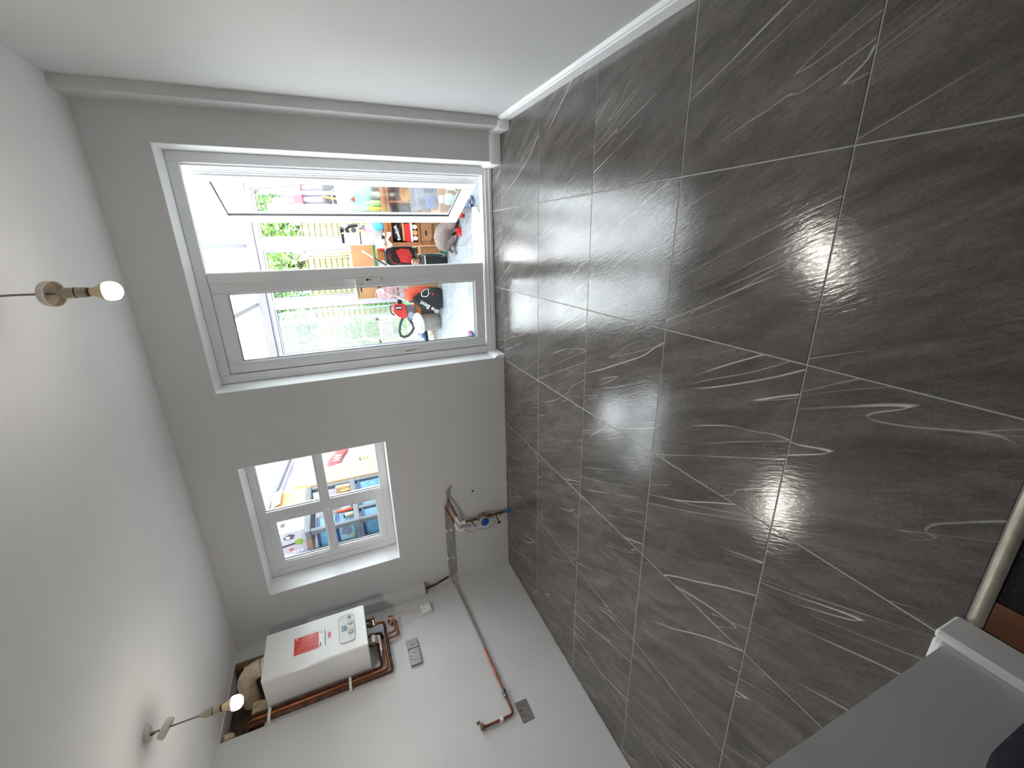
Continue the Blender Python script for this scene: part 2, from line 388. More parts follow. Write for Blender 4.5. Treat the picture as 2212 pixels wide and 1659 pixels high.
# threshold bar, dark hall carpet beyond it
THR = M('worn_aluminium', (176, 170, 156), .4, .12, 20, .05, 90, .55)
struct(MB().prism([(-2.952, .0005), (-2.952, .003), (-2.957, .0065), (-2.965, .008), (-2.973, .0065), (-2.979, .003), (-2.979, .0005)], 0, 2.2315, W-.022).build('trim_3', THR, None, True))
CARP = M('dark_carpet', (26, 26, 30), .95, .5, 90, .6, 160)
struct(MB().box(2.207, -5.2, -.12, W+.2, -2.9515, -.0005).build('floor_hall', CARP))
struct(MB().box(2.2315, -3.06, .0003, 2.315, -2.981, .004, .001).build('trim_4', M('bare_brown_timber', (104, 60, 34), .7, .25, 10, .1, 60)))
t = thing('dark_cloth', 'dark navy cloth bundle against the grey wall, past the threshold bar', 'cloth', (2.30, -3.24, 0))
MB().lump((2.305, -3.245, .31), (.066, .122, .31), .05, 5, 12, .8, .001).build('folds', M('navy_cloth', (24, 26, 44), .85, .3, 20, .3, 60), t, True)

# ---------------------------------------------------------------- door_1: French doors
FY = .20
def frame_rect(mb, x0, x1, z0, z1, wl_, wr, wb_, wt, y0, y1, c=.004):
    mb.box(x0, y0, z0, x0+wl_, y1, z1, c); mb.box(x1-wr, y0, z0, x1, y1, z1, c)
    mb.box(x0+wl_-.002, y0, z1-wt, x1-wr+.002, y1, z1, c); mb.box(x0+wl_-.002, y0, z0, x1-wr+.002, y1, z0+wb_, c); return mb
mb = frame_rect(MB(), DX0+.004, DX1-.002, .001, DZ-.002, .064, .064, .074, .066, FY, FY+.07)
mb.box(DX0+.004, FY-.022, .001, DX1-.004, FY-.001, .028, .004).box(DX0+.004, FY-.012, .028, DX1-.004, FY-.001, .056, .004)
for x0, x1 in ((2.236, 2.248), (3.592, 3.604)): mb.box(x0, FY+.045, .07, x1, FY+.069, 2.035)
door = struct(mb.build('door_1', UPVC))
mb = frame_rect(MB(), 2.243, 2.872, .088, 2.028, .078, .070, .082, .088, FY+.004, FY+.064, .006)
frame_rect(mb, 2.316, 2.806, .166, 1.944, .010, .010, .010, .010, FY+.012, FY+.05, .003)
leaf = mb.build('door_leaf', UPVC, door)
frame_rect(MB(), 2.3255, 2.7965, .1755, 1.9345, .004, .004, .004, .004, FY+.022, FY+.032, 0).build('gasket', RUBBER, leaf)
MB().box(2.3295, FY+.024, .1795, 2.7925, FY+.030, 1.9305).build('pane', GLASSD, leaf)
MB().box(2.866, FY-.006, .090, 2.944, FY+.060, 2.028, .006).build('meeting_stile', UPVC, leaf)
HAND = M('white_handle', (225, 227, 226), .25, .02, 8)
MB().box(2.838, FY-.009, .915, 2.866, FY+.004, 1.180, .005).build('handle_plate', HAND, leaf)
mb = MB().tube([(2.851, FY-.006, 1.106), (2.851, FY-.045, 1.106)], .009, 12)
mb.tube([(2.853, FY-.046, 1.106), (2.835, FY-.050, 1.105), (2.79, FY-.050, 1.102), (2.735, FY-.048, 1.098)], [.010, .0105, .010, .008], 10)
mb.build('lever', HAND, leaf, True)
MB().lathe([(.0085, 0), (.0085, .004), (.006, .005)], (2.852, FY-.0135, 1.022), 14, 1).box(2.8495, FY-.012, .992, 2.8545, FY-.0085, 1.018).build('keyhole', DARK, leaf)
MB().add([(2.262, FY+.0032, .80), (2.272, FY+.0032, .79), (2.276, FY+.0032, .735), (2.283, FY+.0032, .62), (2.274, FY+.0032, .70), (2.266, FY+.0032, .745)], [(0, 1, 2, 3, 4, 5)]).build('stain', M('brown_stain', (170, 140, 100), .7), leaf)
# right leaf, swung out into the conservatory
ld = Vector((-.268, .635, 0)).normalized(); ln = Vector((ld.y, -ld.x, 0))
LT = Matrix(((ld.x, ln.x, 0, 3.550), (ld.y, ln.y, 0, .318), (0, 0, 1, 0), (0, 0, 0, 1))); LW = .690
def lmb():
    m = MB(); m.T = LT; return m
m = lmb(); frame_rect(m, 0, LW, .078, 2.028, .088, .085, .088, .090, 0, .060, .006)
frame_rect(m, .084, LW-.081, .162, 1.942, .010, .010, .010, .010, .010, .050, .003)
for k in range(4): m.box(-.006, .006+k*.014, .080, .002, .014+k*.014, 2.026, .002)
leaf2 = m.build('door_leaf', UPVC, door)
frame_rect(lmb(), .0935, LW-.0905, .1715, 1.9325, .005, .005, .005, .005, .020, .034, 0).build('gasket', RUBBER, leaf2)
lmb().box(.0985, .024, .1765, LW-.0955, .030, 1.9275).build('pane', GLASSD, leaf2)
lmb().box(LW-.064, -.009, .915, LW-.036, .001, 1.180, .005).box(LW-.064, .059, .915, LW-.036, .069, 1.180, .005).build('handle_plate', HAND, leaf2)
m = lmb()
for sgn, y0 in ((-1, -.006), (1, .066)):
    m.tube([(LW-.05, y0, 1.106), (LW-.05, y0+sgn*.040, 1.106)], .009, 10)
    m.tube([(LW-.048, y0+sgn*.042, 1.106), (LW-.07, y0+sgn*.045, 1.105), (LW-.165, y0+sgn*.043, 1.10)], [.010, .010, .008], 10)
m.build('lever', HAND, leaf2, True)
for zz in (.20, 1.90):
    MB().lathe([(.010, -.05), (.010, .05)], (3.600, .283, zz), 12).build('hinge', CLIPW, leaf2, True)

# ---------------------------------------------------------------- window_1
mb = frame_rect(MB(), WX0+.002, WX1-.002, WZ0+.001, WZ1-.001, .062, .062, .070, .058, FY, FY+.07)
mb.box(1.000, FY, WZ0+.06, 1.062, FY+.07, WZ1-.05, .004)
mb.box(1.060, FY+.006, 1.548, WX1-.06, FY+.06, 1.610, .005)
win = struct(mb.build('window_1', UPVC))
mb = frame_rect(MB(), .512, 1.004, 1.118, 2.032, .062, .036, .058, .058, FY-.010, FY+.055, .006)
mb.box(.57, FY-.004, 1.548, .972, FY+.05, 1.606, .005)
sash = mb.build('sash', UPVC, win)
for x0, x1, z0, z1, par in ((1.064, 1.532, 1.123, 1.548, win), (1.064, 1.532, 1.612, 2.026, win), (.576, .966, 1.178, 1.546, sash), (.576, .966, 1.608, 1.972, sash)):
    frame_rect(MB(), x0, x1, z0, z1, .005, .005, .005, .005, FY+.020, FY+.034, 0).build('gasket', RUBBER, par)
    MB().box(x0+.005, FY+.024, z0+.005, x1-.005, FY+.030, z1-.005).build('pane', GLASS, par)
    frame_rect(MB(), x0-.004, x1+.004, z0-.004, z1+.004, .010, .010, .010, .010, FY+.002, FY+.020, .003).build('glazing_bead', UPVC, par)
mb = MB().box(.974, FY-.022, 1.548, .998, FY-.008, 1.592, .004)
mb.tube([(.986, FY-.024, 1.572), (.985, FY-.038, 1.566), (.984, FY-.040, 1.49)], [.008, .008, .006], 10)
mb.build('handle', CLIPW, sash, True)
MB().box(.982, FY-.0415, 1.566, .988, FY-.033, 1.574).build('lock_button', BRASS, sash)
# ---------------------------------------------------------------- pendant lamps
BULBG = emit('lit_bulb', (1.0, .80, .48), 30)
FLEX = M('beige_flex', (150, 140, 128), .6, .1, 60)
HOLD = M('ivory_lampholder', (196, 184, 162), .45, .05, 20)
COVER = M('ivory_rose_cover', (222, 214, 204), .5, .03, 20)
def pendant(x, y, zc, zd, tiltx, tilty, label):
    """bare pendant: base plate, flex, slipped-down rose cover (height zd), lampholder, lit bulb"""
    t = thing('pendant_lamp', label, 'lamp', (x, y, zc))
    MB().lathe([(.001, H-.0005), (.034, H-.0005), (.037, H-.010), (.034, H-.014), (.001, H-.014)], (x, y, 0), 24).build('ceiling_plate', COVER, t, True)
    MB().tube([(x, y, H-.012), (x+.0015, y, (H+zd)/2), (x, y, zd), (x, y, 2.170)], .0038, 8).build('flex', FLEX, t, True)
    mb = MB(); mb.T = Matrix.Translation((x, y, zd)) @ Matrix.Rotation(tiltx, 4, 'X') @ Matrix.Rotation(tilty, 4, 'Y')
    mb.lathe([(.004, .016), (.034, .016), (.043, .010), (.045, -.014), (.042, -.014), (.040, .006), (.032, .011), (.005, .011)], (0, 0, 0), 28)
    mb.build('rose_cover', COVER, t, True)
    MB().lathe([(.004, 2.186), (.011, 2.184), (.013, 2.172), (.0185, 2.166), (.0185, 2.134)], (x, y, 0), 20).build('lampholder', HOLD, t, True)
    MB().lathe([(.0188, 2.1335), (.0188, 2.131)], (x, y, 0), 20).build('seam', DARK, t)
    MB().lathe([(.0180, 2.1305), (.0180, 2.104), (.0165, 2.101)], (x, y, 0), 20).build('skirt_ring', HOLD, t, True)
    MB().lathe([(.0160, 2.1005), (.0160, 2.094), (.0150, 2.093)], (x, y, 0), 20).build('bulb_cap', BRASS, t, True)
    MB().lathe([(.0140, 2.0925), (.0160, 2.085), (.021, 2.070), (.0275, 2.058), (.0305, 2.051)], (x, y, 0), 24).build('bulb_neck', M('bulb_neck', (238, 214, 176), .5, .02, 10), t, True)
    MB().lathe([(.0305, 2.0505), (.0335, 2.040), (.0335, 2.026), (.029, 2.013), (.018, 2.004), (.001, 2.001)], (x, y, 0), 28).build('bulb', BULBG, t, True)
    L = bpy.data.lights.new('bulb_light', 'SPOT'); L.energy = BULB_W*3.6; L.color = (1.0, .94, .87); L.shadow_soft_size = .035
    L.spot_size = math.radians(168); L.spot_blend = .9
    lo = bpy.data.objects.new('bulb_light', L); COL.objects.link(lo); lo.parent = t; lo.location = Vector((x, y, 1.975))-Vector((x, y, zc))
    G_ = bpy.data.lights.new('bulb_glow', 'POINT'); G_.energy = BULB_W*.9; G_.color = (1.0, .94, .87); G_.shadow_soft_size = .035
    go = bpy.data.objects.new('bulb_glow', G_); COL.objects.link(go); go.parent = t; go.location = Vector((x, y, 1.97))-Vector((x, y, zc))
    return t
pendant(2.968, -1.220, 2.4, 2.200, math.radians(-20), math.radians(3), 'lit pendant bulb nearest the French doors, its rose cover slipped halfway down the flex')
p2 = pendant(.924, -1.290, 2.4, 2.325, math.radians(-16), math.radians(29), 'lit pendant bulb nearest the boiler, rose cover hanging loose just under the ceiling')
MB().tube([(.915, -1.288, H-.004), (.905, -1.285, 2.385), (.920, -1.288, 2.362), (.922, -1.289, 2.34)], .0028, 6).build('live_wire', M('red_wire', (130, 30, 30), .5), p2, True)
MB().tube([(.930, -1.294, H-.004), (.915, -1.292, 2.388), (.926, -1.291, 2.362), (.925, -1.290, 2.34)], .0026, 6).build('neutral_wire', M('dark_wire', (34, 34, 48), .5), p2, True)

# ---------------------------------------------------------------- boiler and its pipes
BOIL = M('white_enamel', (232, 233, 232), .28, .01, 4)
BX0, BX1, BY0, BY1, BZ0, BZ1 = .035, .282, -.632, -.238, 1.407, 2.112
t = thing('boiler', 'white wall-hung gas boiler with a red sticker and control panel', 'boiler', (.0, -.435, BZ0))
MB().box(.001, BY0+.06, BZ0+.10, .036, BY1-.06, BZ1-.05).build('hanging_bracket', STEEL, t)
MB().box(BX0, BY0, BZ0, BX1-.012, BY1, BZ1, .004).build('casing', BOIL, t)
MB().box(BX1-.0115, BY0, BZ0-.002, BX1, BY1, BZ1+.001, .004).build('front_cover', BOIL, t)
FX = BX1+.0006
STK = M('red_sticker', (206, 44, 30), .22, .12, 6, rgb2=(226, 74, 58))
stk = MB().box(FX-.0004, -.516, 1.746, FX+.0008, -.364, 1.914).build('red_sticker', STK, t)
DPR = M('dark_print', (70, 22, 20), .5)
for k in range(5): MB().box(FX+.0009, -.500, 1.765+k*.022, FX+.0013, -.482+.004*(k % 2), 1.772+k*.022).build('print_mark', DPR, stk)
MB().box(FX+.0009, -.382, 1.893, FX+.0014, -.372, 1.902).build('round_mark', BOIL, stk)
wl2 = MB().box(FX-.0004, -.512, 1.706, FX+.0008, -.361, 1.7445).build('white_label', GLOSS, t)
SPR = M('grey_print', (130, 128, 130), .6); MB().box(FX+.0009, -.508, 1.728, FX+.0012, -.47, 1.736).build('small_print', SPR, wl2); MB().box(FX+.0009, -.39, 1.722, FX+.0012, -.37, 1.730).build('small_print', SPR, wl2)
MB().box(FX+.0009, -.508, 1.736, FX+.0012, -.495, 1.743).build('orange_mark', M('orange_print', (214, 120, 90), .6), wl2)
MB().box(FX-.0004, -.509, 1.698, FX+.001, -.366, 1.704).build('slot', M('slot_grey', (90, 92, 98), .4), t)
MB().box(FX-.0004, -.457, 1.661, FX+.002, -.404, 1.681, .002).build('badge', M('red_badge', (200, 60, 70), .3, .1, 30), t)
def rrect(y0, y1, z0, z1, r, n=6):
    P = []
    for cx, cz, a in ((y1-r, z1-r, 0), (y0+r, z1-r, 90), (y0+r, z0+r, 180), (y1-r, z0+r, 270)):
        P += [(cx+r*math.cos(math.radians(a+90*k/n)), cz+r*math.sin(math.radians(a+90*k/n))) for k in range(n+1)]
    return P
pn = MB().prism(rrect(-.556, -.297, 1.488, 1.602, .030), 0, FX-.0004, FX+.005).build('control_panel', M('panel_white', (216, 218, 216), .35), t)
mb = MB(); q = rrect(-.556, -.297, 1.488, 1.602, .030); mb.tube([(FX+.005, a, b) for a, b in q]+[(FX+.005, *q[0])], .0013, 5, False)
mb.build('panel_rim', M('rim_grey', (120, 122, 124), .4), pn)
MB().box(FX+.0052, -.449, 1.545, FX+.0075, -.398, 1.582, .001).build('display', M('lcd_display', (128, 150, 160), .12, .3, 20), pn)
for yy in (-.382, -.466):
    MB().lathe([(.021, 0), (.021, .010), (.017, .013), (.001, .013)], (FX+.0052, yy, 1.518), 24, 0).box(FX+.018, yy-.003, 1.502, FX+.021, yy+.003, 1.534, .001).build('dial_knob', M('knob_white', (206, 206, 200), .4), pn, True)
MB().lathe([(.0125, 0), (.0125, .004), (.010, .0045), (.010, .003), (.001, .003)], (FX+.0052, -.325, 1.522), 24, 0).build('pressure_gauge', M('gauge_grey', (96, 98, 98), .3), pn, True)
MB().box(FX+.0085, -.329, 1.518, FX+.0095, -.321, 1.526).build('gauge_face', GLOSS, pn)
MB().box(FX+.0052, -.427, 1.528, FX+.0068, -.421, 1.545).build('button', STEEL, pn)
MB().box(FX+.0052, -.53, 1.517, FX+.0058, -.505, 1.5185).build('panel_mark', M('mark_grey', (150, 150, 150), .5), pn)
# flue on top, turning back into the knocked-out hole
DUST = M('dusty_cream_plastic', (206, 190, 166), .7, .18, 14, .15, 40)
t = thing('flue_elbow', 'dusty cream flue elbow on top of the boiler, going into the ragged hole', 'flue', (.15, -.40, BZ1+.001))
MB().lathe([(.075, BZ1+.0015), (.075, BZ1+.018), (.062, BZ1+.022), (.062, BZ1+.035)], (.165, -.40, 0), 28).build('collar', DUST, t, True)
mb = MB(); mb.tube([(.165-.12*(1-math.cos(a)), -.40, BZ1+.036+.12*math.sin(a)) for a in [PI/2*k/7 for k in range(8)]] + [(-.02, -.40, BZ1+.156), (-.13, -.40, BZ1+.156)], .060, 24)
mb.build('bend', DUST, t, True)
MB().box(.05, -.315, BZ1+.17, .075, -.255, BZ1+.19, .004).build('test_point', CLIPW, t)
PLA = M('broken_plaster', (190, 172, 146), .95, .22, 18, .7, 45)
tag(MB().lump((-.055, -.585, HZ0+.046), (.07, .075, .05), .25, 3, 8, .6, HZ0+.001).build('plaster_lump', PLA, None), 'lump of broken plaster lying in the hole beside the flue', 'rubble')
tag(MB().lump((-.06, -.695, HZ1-.040), (.055, .035, .039), .3, 9, 7, .7).build('plaster_scrap', PLA, None), 'scrap of torn plaster hanging at the top corner of the ragged hole', 'rubble')
# three tarnished pipes beside the boiler
def clipmb(y, z, x=.0, vert=True, r=.013):
    m = MB(); m.box(x+.0005, y-r*1.15, z-.009, .030+x, y+r*1.15, z+.009, .003) if vert else m.box(x+.0005, y-.009, z-r*1.15, .030+x, y+.009, z+r*1.15, .003)
    return m
t = thing('boiler_pipework', 'tarnished copper pipework under and beside the boiler, running up into the ragged hole', 'pipes', (.03, -.68, 1.26))
for i, (y, zb, mtl) in enumerate(((-.650, 1.335, OLDCOP), (-.683, 1.300, COPPER), (-.716, 1.268, OLDCOP))):
    e = -.40 if i < 2 else -.30
    MB().tube([(.030, e, zb), (.030, y+.03, zb), (.030, y+.009, zb+.004), (.030, y, zb+.02), (.030, y, 2.05), (.030, y, 2.18), (.024, y, 2.215), (.0, y, 2.23), (-.06, y, 2.235), (-.12, y, 2.235)], .011, 10).build('pipe', mtl, t, True)
for z in (2.098, 1.567):
    MB().box(.0005, -.735, z-.010, .043, -.638, z+.010, .004).build('pipe_clip', CLIPW, t)
# pipework under the boiler
for y, z in ((-.30, 1.268), (-.40, 1.300), (-.52, 1.335)):
    x = .10 if y > -.5 else .13
    MB().tube([(x, y, BZ0-.001), (x, y, z+.03), (x-.01, y, z+.006), (.05, y, z), (.030, y, z)], .0105, 10).build('drop_pipe', COPPER if y > -.35 else OLDCOP, t, True)
    MB().lathe([(.017, 1.360), (.017, 1.384), (.014, 1.386)], (x, y, 0), 6).build('nut', BRASS, t)
for dz, y0, y1, xx in ((0, -.425, -.272, .036), (.020, -.398, -.235, .062)):
    z1, zt = 1.170+dz, 1.2575-dz*.1
    MB().tube([(xx, y0, zt), (xx, y0, z1+.03), (xx, y0+.008, z1+.008), (xx, y0+.03, z1), (xx, y1-.02, z1), (xx, y1-.004, z1+.004), (xx, y1, z1+.02), (xx, y1, z1+.034), (.002, y1, z1+.04)], .0085, 10).build('branch_pipe', COPPER, t, True)
mb = MB().box(.10, -.505, 1.352, .135, -.425, 1.384, .006); mb.tube([(.118, -.44, 1.36), (.118, -.445, 1.33), (.11, -.50, 1.325), (.09, -.56, 1.322)], .010, 10)
mb.build('condensate_trap', CLIPW, t, True)
for k in range(2): MB().tube([(.12, -.47-.02*k, 1.352), (.115, -.49-.02*k, 1.335), (.09, -.52-.03*k, 1.322), (.05, -.545-.03*k, 1.33)], .003, 6).build('wire', CLIPW, t, True)
for y in (-.285, -.34): MB().lathe([(.018, 1.34), (.020, 1.356), (.020, 1.38), (.012, 1.405)], (.15, y, 0), 14).build('valve_body', BRASS, t, True)
MB().tube([(.17, -.33, 1.372), (.20, -.355, 1.352), (.20, -.41, 1.348)], [.007, .009, .010], 8).build('valve_lever', STEEL, t, True)
# cable and fused spur
t = thing('fused_spur', 'white fused spur plate under the boiler with a pale cable running up to it', 'switch', (0, -.235, .905))
sp = Matrix.Translation((0, -.235, .905)) @ Matrix.Rotation(math.radians(4), 4, 'X')
mb = MB(); mb.T = sp; mb.box(.0005, -.044, -.044, .030, .044, .044, .005); mb.build('plate', CLIPW, t)
mb = MB(); mb.T = sp; mb.box(.0302, -.012, -.020, .034, .012, .004, .002); mb.build('rocker', GLOSS, t)
GMK = M('grey_marks', (110, 100, 104), .5)
for a, b in ((.026, .022), (.026, .010), (-.004, .020)):
    mb = MB(); mb.T = sp; mb.box(.0302, a-.004, b-.003, .0312, a+.004, b+.003); mb.build('mark', GMK, t)
mb = MB(); mb.T = sp; mb.box(.0302, -.006, .012, .032, 0., .018, .001); mb.build('neon', M('red_neon', (214, 90, 70), .3), t)
MB().tube([(.02, -.245, .951), (.05, -.262, 1.03), (.09, -.287, 1.18), (.14, -.318, 1.34), (.16, -.325, BZ0-.001)], .0055, 8).build('cable', M('cream_cable', (208, 196, 172), .5), t, True)
# boxed chase in the left-hand corner
struct(MB().box(.0005, -.070, .868, .098, -.0005, 1.86, .003).build('trim_5', WALL))

# ---------------------------------------------------------------- sockets
SOCK = M('brushed_nickel', (150, 148, 142), .42, .08, 60, .03, 200, .75, stretch=(1, 10, 1))
def socket(y, z, wd, label, pin=True, raised=.008, kind='socket', mt=SOCK):
    t = thing('double_socket' if pin else 'cooker_switch', label, kind, (0, y, z))
    MB().box(.0004, y-wd/2, z-.043, raised, y+wd/2, z+.043, .003).build('face_plate', mt, t)
    if pin:
        for s in (-1, 1):
            c = y+s*wd*.235; mb = MB()
            mb.box(raised+.0001, c-.0025, z+.002, raised+.0008, c+.0025, z+.012); mb.box(raised+.0001, c-.013, z-.014, raised+.0008, c-.006, z-.010); mb.box(raised+.0001, c+.006, z-.014, raised+.0008, c+.013, z-.010)
            mb.build('pin_holes', DARK, t)
            MB().box(raised+.0002, y+s*wd*.09-.006, z+.018, raised+.005, y+s*wd*.09+.006, z+.036, .0015).build('rocker', STEEL, t)
    else:
        MB().box(raised+.0002, y-.012, z-.016, raised+.004, y+.012, z+.016, .002).build('rocker', STEEL, t)
        MB().box(raised+.0002, y+.02, z+.02, raised+.0007, y+.032, z+.026).build('mark', DARK, t)
    return t
socket(-.655, 1.085, .146, 'brushed nickel double socket below the boiler, beside a single switch plate', raised=.020)
socket(-.535, 1.085, .086, 'brushed nickel single switch plate below the boiler, butted against a double socket', False, .020, 'switch')
socket(-1.368, .464, .146, 'dark brushed double socket low on the left wall, next to the gas tap', raised=.006, mt=M('dark_nickel', (128, 120, 114), .45, .1, 60, .03, 200, .45, stretch=(1, 10, 1)))

# ---------------------------------------------------------------- gas pipe along the left wall
t = thing('gas_pipe', 'thin copper gas pipe running along the left wall to a capped tap', 'pipe', (0, -.8, .56))
MB().tube([(.018, -.075, .585), (.018, -.50, .570), (.018, -.82, .562)], .0085, 8).build('painted_length', PIPEW, t, True)
MB().tube([(.018, -.8202, .562), (.018, -1.0, .556), (.018, -1.19, .551)], .0086, 8).build('copper_length', COPPER, t, True)
mb = MB().lathe([(.014, -1.190), (.016, -1.198), (.016, -1.232), (.013, -1.240)], (.020, 0, .551), 10, 1); mb.lathe([(.011, 0), (.011, .020), (.008, .026)], (.030, -1.215, .552), 10, 0)
mb.build('isolating_valve', STEEL, t, True)
MB().box(.054, -1.224, .546, .060, -1.207, .558, .001).build('valve_slot', DARK, t)
MB().tube([(.018, -1.2405, .550), (.018, -1.335, .545), (.018, -1.356, .549), (.018, -1.366, .566), (.020, -1.366, .72), (.021, -1.366, .752)], .0090, 10).build('riser', M('red_copper', (138, 74, 60), .45, .2, 30, 0, 60, .35), t, True)
MB().box(.0006, -1.380, .622, .034, -1.352, .648, .004).build('pipe_clip', CLIPW, t)
tap = MB().lathe([(.012, .752), (.014, .757), (.014, .772), (.010, .785)], (.021, -1.366, 0), 10).tube([(.021, -1.366, .768), (.05, -1.372, .774), (.085, -1.378, .780)], [.012, .012, .009], 8).build('tap_body', BRASS, t, True)
MB().box(.020, -1.335, .776, .030, -1.318, .800, .002).box(.024, -1.366, .776, .032, -1.325, .784, .002).build('tap_lever', BRASS, tap)

# ---------------------------------------------------------------- water pipes on the back wall
t = thing('water_pipes', 'water pipes and blue-faced meter clipped to the back wall below the window', 'pipes', (.4, 0, .6))
MB().tube([(1.046, -.012, .552), (1.036, -.024, .575), (1.020, -.026, .590), (.93, -.026, .594), (.86, -.026, .618), (.60, -.026, .622), (.12, -.026, .622), (.075, -.03, .615), (.035, -.05, .600), (.018, -.068, .590)], .0085, 8).build('upper_pipe', PIPEW, t, True)
MB().tube([(.72, -.026, .578), (.40, -.026, .580), (.13, -.026, .577), (.10, -.026, .58), (.085, -.028, .61), (.075, -.035, .70), (.05, -.040, .78), (.04, -.040, .866)], .0085, 8).build('lower_pipe', PIPEW, t, True)
for x in (.605, .30): 
    for z in (.611, .567): MB().box(x-.008, -.038, z, x+.008, -.0006, z+.022, .003).build('pipe_clip', CLIPW, t)
MB().tube([(.055, -.050, .868), (.06, -.045, .78), (.09, -.03, .64)], .010, 8).build('corner_pipe', OLDCOP, t, True)
MB().tube([(.935, -.030, .590), (.86, -.040, .560), (.79, -.050, .535), (.745, -.050, .520)], .0085, 8).build('copper_tail', COPPER, t, True)
MB().tube([(.868, -.032, .618), (.80, -.042, .590), (.72, -.045, .560), (.690, -.045, .550)], .0085, 8).build('copper_tail', COPPER, t, True)
for x, z in ((.665, .500), (.592, .510)):
    mb = MB().tube([(x+.085, -.05, z+.030), (x+.05, -.05, z+.018), (x+.020, -.05, z+.008), (x+.004, -.05, z-.002), (x, -.05, z-.020), (x, -.05, z-.045)], [.011, .016, .014, .017, .018, .015], 12)
    mb.lathe([(.019, z-.05), (.019, z-.034)], (x, -.05, 0), 12); mb.build('elbow_joint', CLIPW, t, True)
pt = [(.663, -.05, .450), (.666, -.05, .37), (.662, -.05, .33)]
MB().tube(pt, [.010, .012, .014], 10).lathe([(.017, .372), (.017, .395)], (.665, -.05, 0), 6).build('upper_union', BRASS, t, True)
MB().tube([(.664, -.062, .388), (.640, -.088, .375), (.615, -.092, .352)], [.006, .006, .004], 8).build('stopcock', BRASS, t, True)
mb = MB().lathe([(.040, -.018), (.044, -.030), (.044, -.062), (.040, -.070)], (.645, 0, .272), 24, 1); mb.build('meter_body', M('grey_brown_meter', (122, 106, 90), .6, .2, 20), t, True)
MB().lathe([(.040, -.0705), (.043, -.076), (.043, -.090), (.038, -.092)], (.645, 0, .272), 24, 1).build('meter_ring', M('cream_ring', (206, 188, 140), .5), t, True)
MB().lathe([(.037, -.0925), (.039, -.104), (.034, -.110), (.001, -.110)], (.645, 0, .272), 24, 1).build('meter_cap', M('blue_cap', (24, 82, 158), .35, .1, 15), t, True)
MB().tube([(.658, -.045, .228), (.660, -.045, .17), (.658, -.045, .10), (.656, -.045, .062)], [.013, .010, .012, .012], 10).lathe([(.018, .190), (.018, .212)], (.659, -.045, 0), 6).lathe([(.017, .085), (.017, .112)], (.657, -.045, 0), 6).build('lower_union', BRASS, t, True)
mb = MB().tube([(.655, -.058, .145), (.625, -.095, .140), (.605, -.105, .132)], [.007, .007, .005], 8).box(.590, -.112, .118, .612, -.100, .152, .002); mb.build('stop_tap', BRASS, t, True)
MB().tube([(.655, -.045, .0615), (.655, -.045, .0008)], .0125, 12).build('blue_pipe', M('blue_pipe', (30, 112, 170), .45, .05, 20), t, True)
MB().tube([(.592, -.055, .455), (.570, -.075, .430), (.560, -.085, .385), (.585, -.09, .365), (.588, -.11, .33), (.585, -.125, .25), (.60, -.125, .20), (.63, -.10, .165)], .0026, 6).build('earth_wire', M('yellow_green_wire', (140, 122, 54), .5), t, True)
tag(MB().lathe([(.001, -.0006), (.0105, -.0006), (.0105, -.0012), (.001, -.0012)], (.937, 0, .345), 16, 1).build('drilled_hole', DARK, None), 'small round drilled hole in the back wall beside the water meter', 'hole')

# ---------------------------------------------------------------- conservatory beyond the wall
K = .26                                       # colours darkened below natural to offset the strong daylight out here
def MX(name, rgb, rough=.6, k=None, **kw): return M(name, rgb, rough, k=K if k is None else k, **kw)
CX0, CX1, CY1 = .10, 4.45, 3.30
def roof_z(y): return 2.178+(3.3-y)*.12
cf = struct(MB().box(-.3, .301, -.12, 4.7, 3.62, -.0012).build('floor_conservatory', GROUT))
for i in range(-3, 8):
    for j in range(-1, 9):
        x0, y0 = 2.165+.2965*i, .59+.2965*j
        a, b = max(y0, .302), y0+.2965
        tile(cf, x0+.002, x0+.2945, a+.002, b-.002, TILE2, tilt=.0012)
# far wall: mullions, sills, sliding door, ribbed eaves beam
fm = MB().box(CX0, CY1, 2.000, CX1, CY1+.07, 2.064, .004)
fw = root('wall_conservatory')
fm.build('head', UPVC2, fw)
mb = MB().box(CX0-.05, CY1-.035, 2.066, CX1+.05, CY1+.085, 2.176, .003)
for k in range(5): mb.box(CX0, CY1-.041, 2.072+k*.021, CX1, CY1-.034, 2.084+k*.021, .002)
mb.build('eaves_beam', UPVC2, fw)
for k in range(38): MB().box(.5+k*.1, CY1-.0015, 2.018, .506+k*.1, CY1+.001, 2.040).build('drip_slot', M('slot_dark', (120, 122, 128), .6) if k == 0 else bpy.data.materials['slot_dark'], fw)
for x0, x1, z0 in ((3.03, 3.185, .001), (2.270, 2.404, .001), (3.78, 3.93, .001), (1.50, 1.645, .001), (CX0, .26, .001), (CX1-.12, CX1, .001)):
    m = MB().box(x0, CY1, z0, x1, CY1+.07, 2.0, .005)
    m.box((x0+x1)/2-.012, CY1-.006, z0, (x0+x1)/2+.012, CY1, 2.0, .003); m.build('mullion', UPVC2, fw)
for x0, x1 in ((2.404, 3.03), (3.185, 3.78), (3.93, CX1-.12)):
    MB().box(x0+.001, CY1+.01, .001, x1-.001, CY1+.06, .56).build('lower_panel', UPVC2, fw)
    MB().box(x0+.001, CY1-.02, .561, x1-.001, CY1+.07, .60, .004).build('window_sill', UPVC2, fw)
    frame_rect(MB(), x0+.0005, x1-.0005, .601, 1.999, .022, .022, .03, .03, CY1+.01, CY1+.05).build('sash', UPVC2, fw)
    frame_rect(MB(), x0+.022, x1-.022, .631, 1.970, .004, .004, .004, .004, CY1+.018, CY1+.026, 0).build('gasket', RUBBER, fw)
    MB().box(x0+.026, CY1+.020, .635, x1-.026, CY1+.025, 1.966).build('pane', GLASS, fw)
